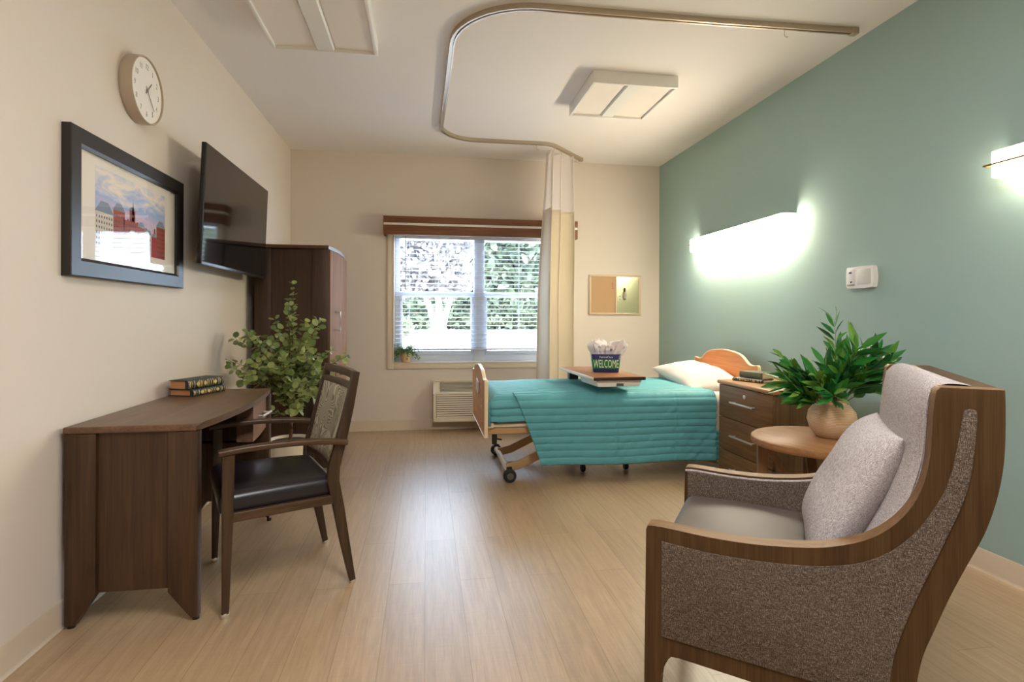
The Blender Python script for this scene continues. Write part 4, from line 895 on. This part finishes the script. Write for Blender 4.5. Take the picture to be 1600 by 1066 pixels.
cap = curve2([(.738, 1.003), (.738, .9), (.734, .834), (.723, .767), (.704, .698), (.675, .627), (.646, .553), (.621, .48), (.601, .419), (.590, .34)], 3)
prism(bm, [(.690, 1.003)] + cap + [(u - .03, v) for u, v in cap[::-1][:-1]] , y0, y1, lambda u, v, d: (u, d, v), .003); finish('back_shell', bm, MT['lounge'], ac, 30)
# upholstered back
bm = B(); fr_ = curve2([(.415, .45), (.45, .50), (.51, .585), (.556, .68), (.584, .765), (.600, .83), (.606, .89), (.609, .95), (.618, .988), (.645, 1.006), (.690, 1.004)], 4)
def bk_(u, v):
    k = v * (len(fr_) - 1); i = min(int(k), len(fr_) - 2); a, b = fr_[i], fr_[i + 1]; f = k - i; x = a[0] + (b[0] - a[0]) * f; z = a[1] + (b[1] - a[1]) * f
    y = .053 + (WID - .106) * u; c = (1 - abs(2 * u - 1) ** 3.2)
    return V((x - .028 * c * (1 - .7 * min(1, max(0, (z - .88) / .11)) ** 2) + .006, y, z + .016 * c * min(1, max(0, (z - .88) / .11)) ** 2 * min(1, max(0, (.690 - x) / .05))))
grid(bm, 36, 60, bk_)
prism(bm, [(u + .012, v - .006) for u, v in fr_] + [(.70, .99), (.70, .82), (.60, .50), (.52, .45)], .053, WID - .053, lambda u, v, d: (u, d, v)); finish('back_cushion', bm, MT['ltweed'], ac, 80)
bm = B(); rbox(bm, (.245, WID / 2, .445), (.47, WID - .146, .13), .035, 10, 4, .02, fn=lambda q: V((q.x, q.y, q.z + .006 - .03 * max(0, (q.x + .1)) ))); finish('seat_cushion', bm, MT['taupe'], ac, 60)
bm = B(); box(bm, (.03, .05, .27), (.52, WID - .05, .385), .008); finish('seat_base', bm, MT['tweed'], ac)
pl = B(); cushion(pl, .42, .40, .14, 34, .045, .006, 9, 3.6)
p = tag(finish('throw_pillow', pl, MT['ltweed'], None, 70), 'light grey tweed throw pillow leaning on the back of the lounge armchair', 'cushion')
bv = V((sin(TH), -cos(TH), 0)); lv = V((cos(TH), sin(TH), 0)); A0 = V((.577, 1.401, 0))
cen = A0 + bv * .492 + lv * .335 + V((0, 0, .685))
uu = (bv * .155 + V((0, 0, .30))).normalized(); nn = lv.cross(uu).normalized()
p.matrix_world = M.Translation(cen) @ M((lv, uu, nn)).transposed().to_4x4()

# ------------------------------------------------------------------ light, world, camera
w = bpy.data.worlds.new('daylight'); S.world = w; w.use_nodes = True
bg = w.node_tree.nodes['Background']; bg.inputs[0].default_value = (.60, .78, 1, 1); bg.inputs[1].default_value = 9.8
sun = bpy.data.lights.new('sun', 'SUN'); sun.energy = 7.6; sun.angle = R(2); sun.color = (1, .98, .98); so = bpy.data.objects.new('sun', sun); COL.objects.link(so); so.rotation_euler = (R(38), R(-18), 0)
def area(name, loc, rot, sx, sy, e, col):
    l = bpy.data.lights.new(name, 'AREA'); l.shape = 'RECTANGLE'; l.size = sx; l.size_y = sy; l.energy = e; l.color = col; o = bpy.data.objects.new(name, l); COL.objects.link(o); o.location = loc; o.rotation_euler = rot; return o
area('added_ceiling_fill', (.5, .3, ZC - .06), (0, 0, 0), .6, 1.2, 46, (1, .97, .98))  # added fill light under the ceiling, no known fixture here
pt_ = area('window_portal', (mx, YW + .25, (WZ0 + WZ1) / 2), (R(-90), 0, 0), 1.8, 1.4, 1, (1, 1, 1)); pt_.data.cycles.is_portal = True
cam = bpy.data.cameras.new('camera'); co = bpy.data.objects.new('camera', cam); COL.objects.link(co); S.camera = co
F_, CY_, PSI, ROLL = 870., 495.85, .1535, .0036
cam.sensor_width = 36; cam.lens = F_ / 1600 * 36; cam.shift_y = -(533 - CY_) / 1600; cam.clip_start = .05; cam.clip_end = 400
fwd = V((sin(PSI), cos(PSI), 0)); r0 = V((cos(PSI), -sin(PSI), 0)); u0 = V((0, 0, 1)); rt = r0 * cos(ROLL) + u0 * sin(ROLL); up = u0 * cos(ROLL) - r0 * sin(ROLL)
co.matrix_world = M.Translation((0, 0, 1.15)) @ M((rt, up, -fwd)).transposed().to_4x4()
vs = S.view_settings; vs.view_transform = 'Standard'; vs.look = 'None'; vs.exposure = .68; vs.gamma = 1.; vs.use_curve_mapping = False
S.cycles.use_denoising = True; S.cycles.max_bounces = 14; S.cycles.diffuse_bounces = 10; S.cycles.transparent_max_bounces = 24; S.cycles.sample_clamp_indirect = 8.
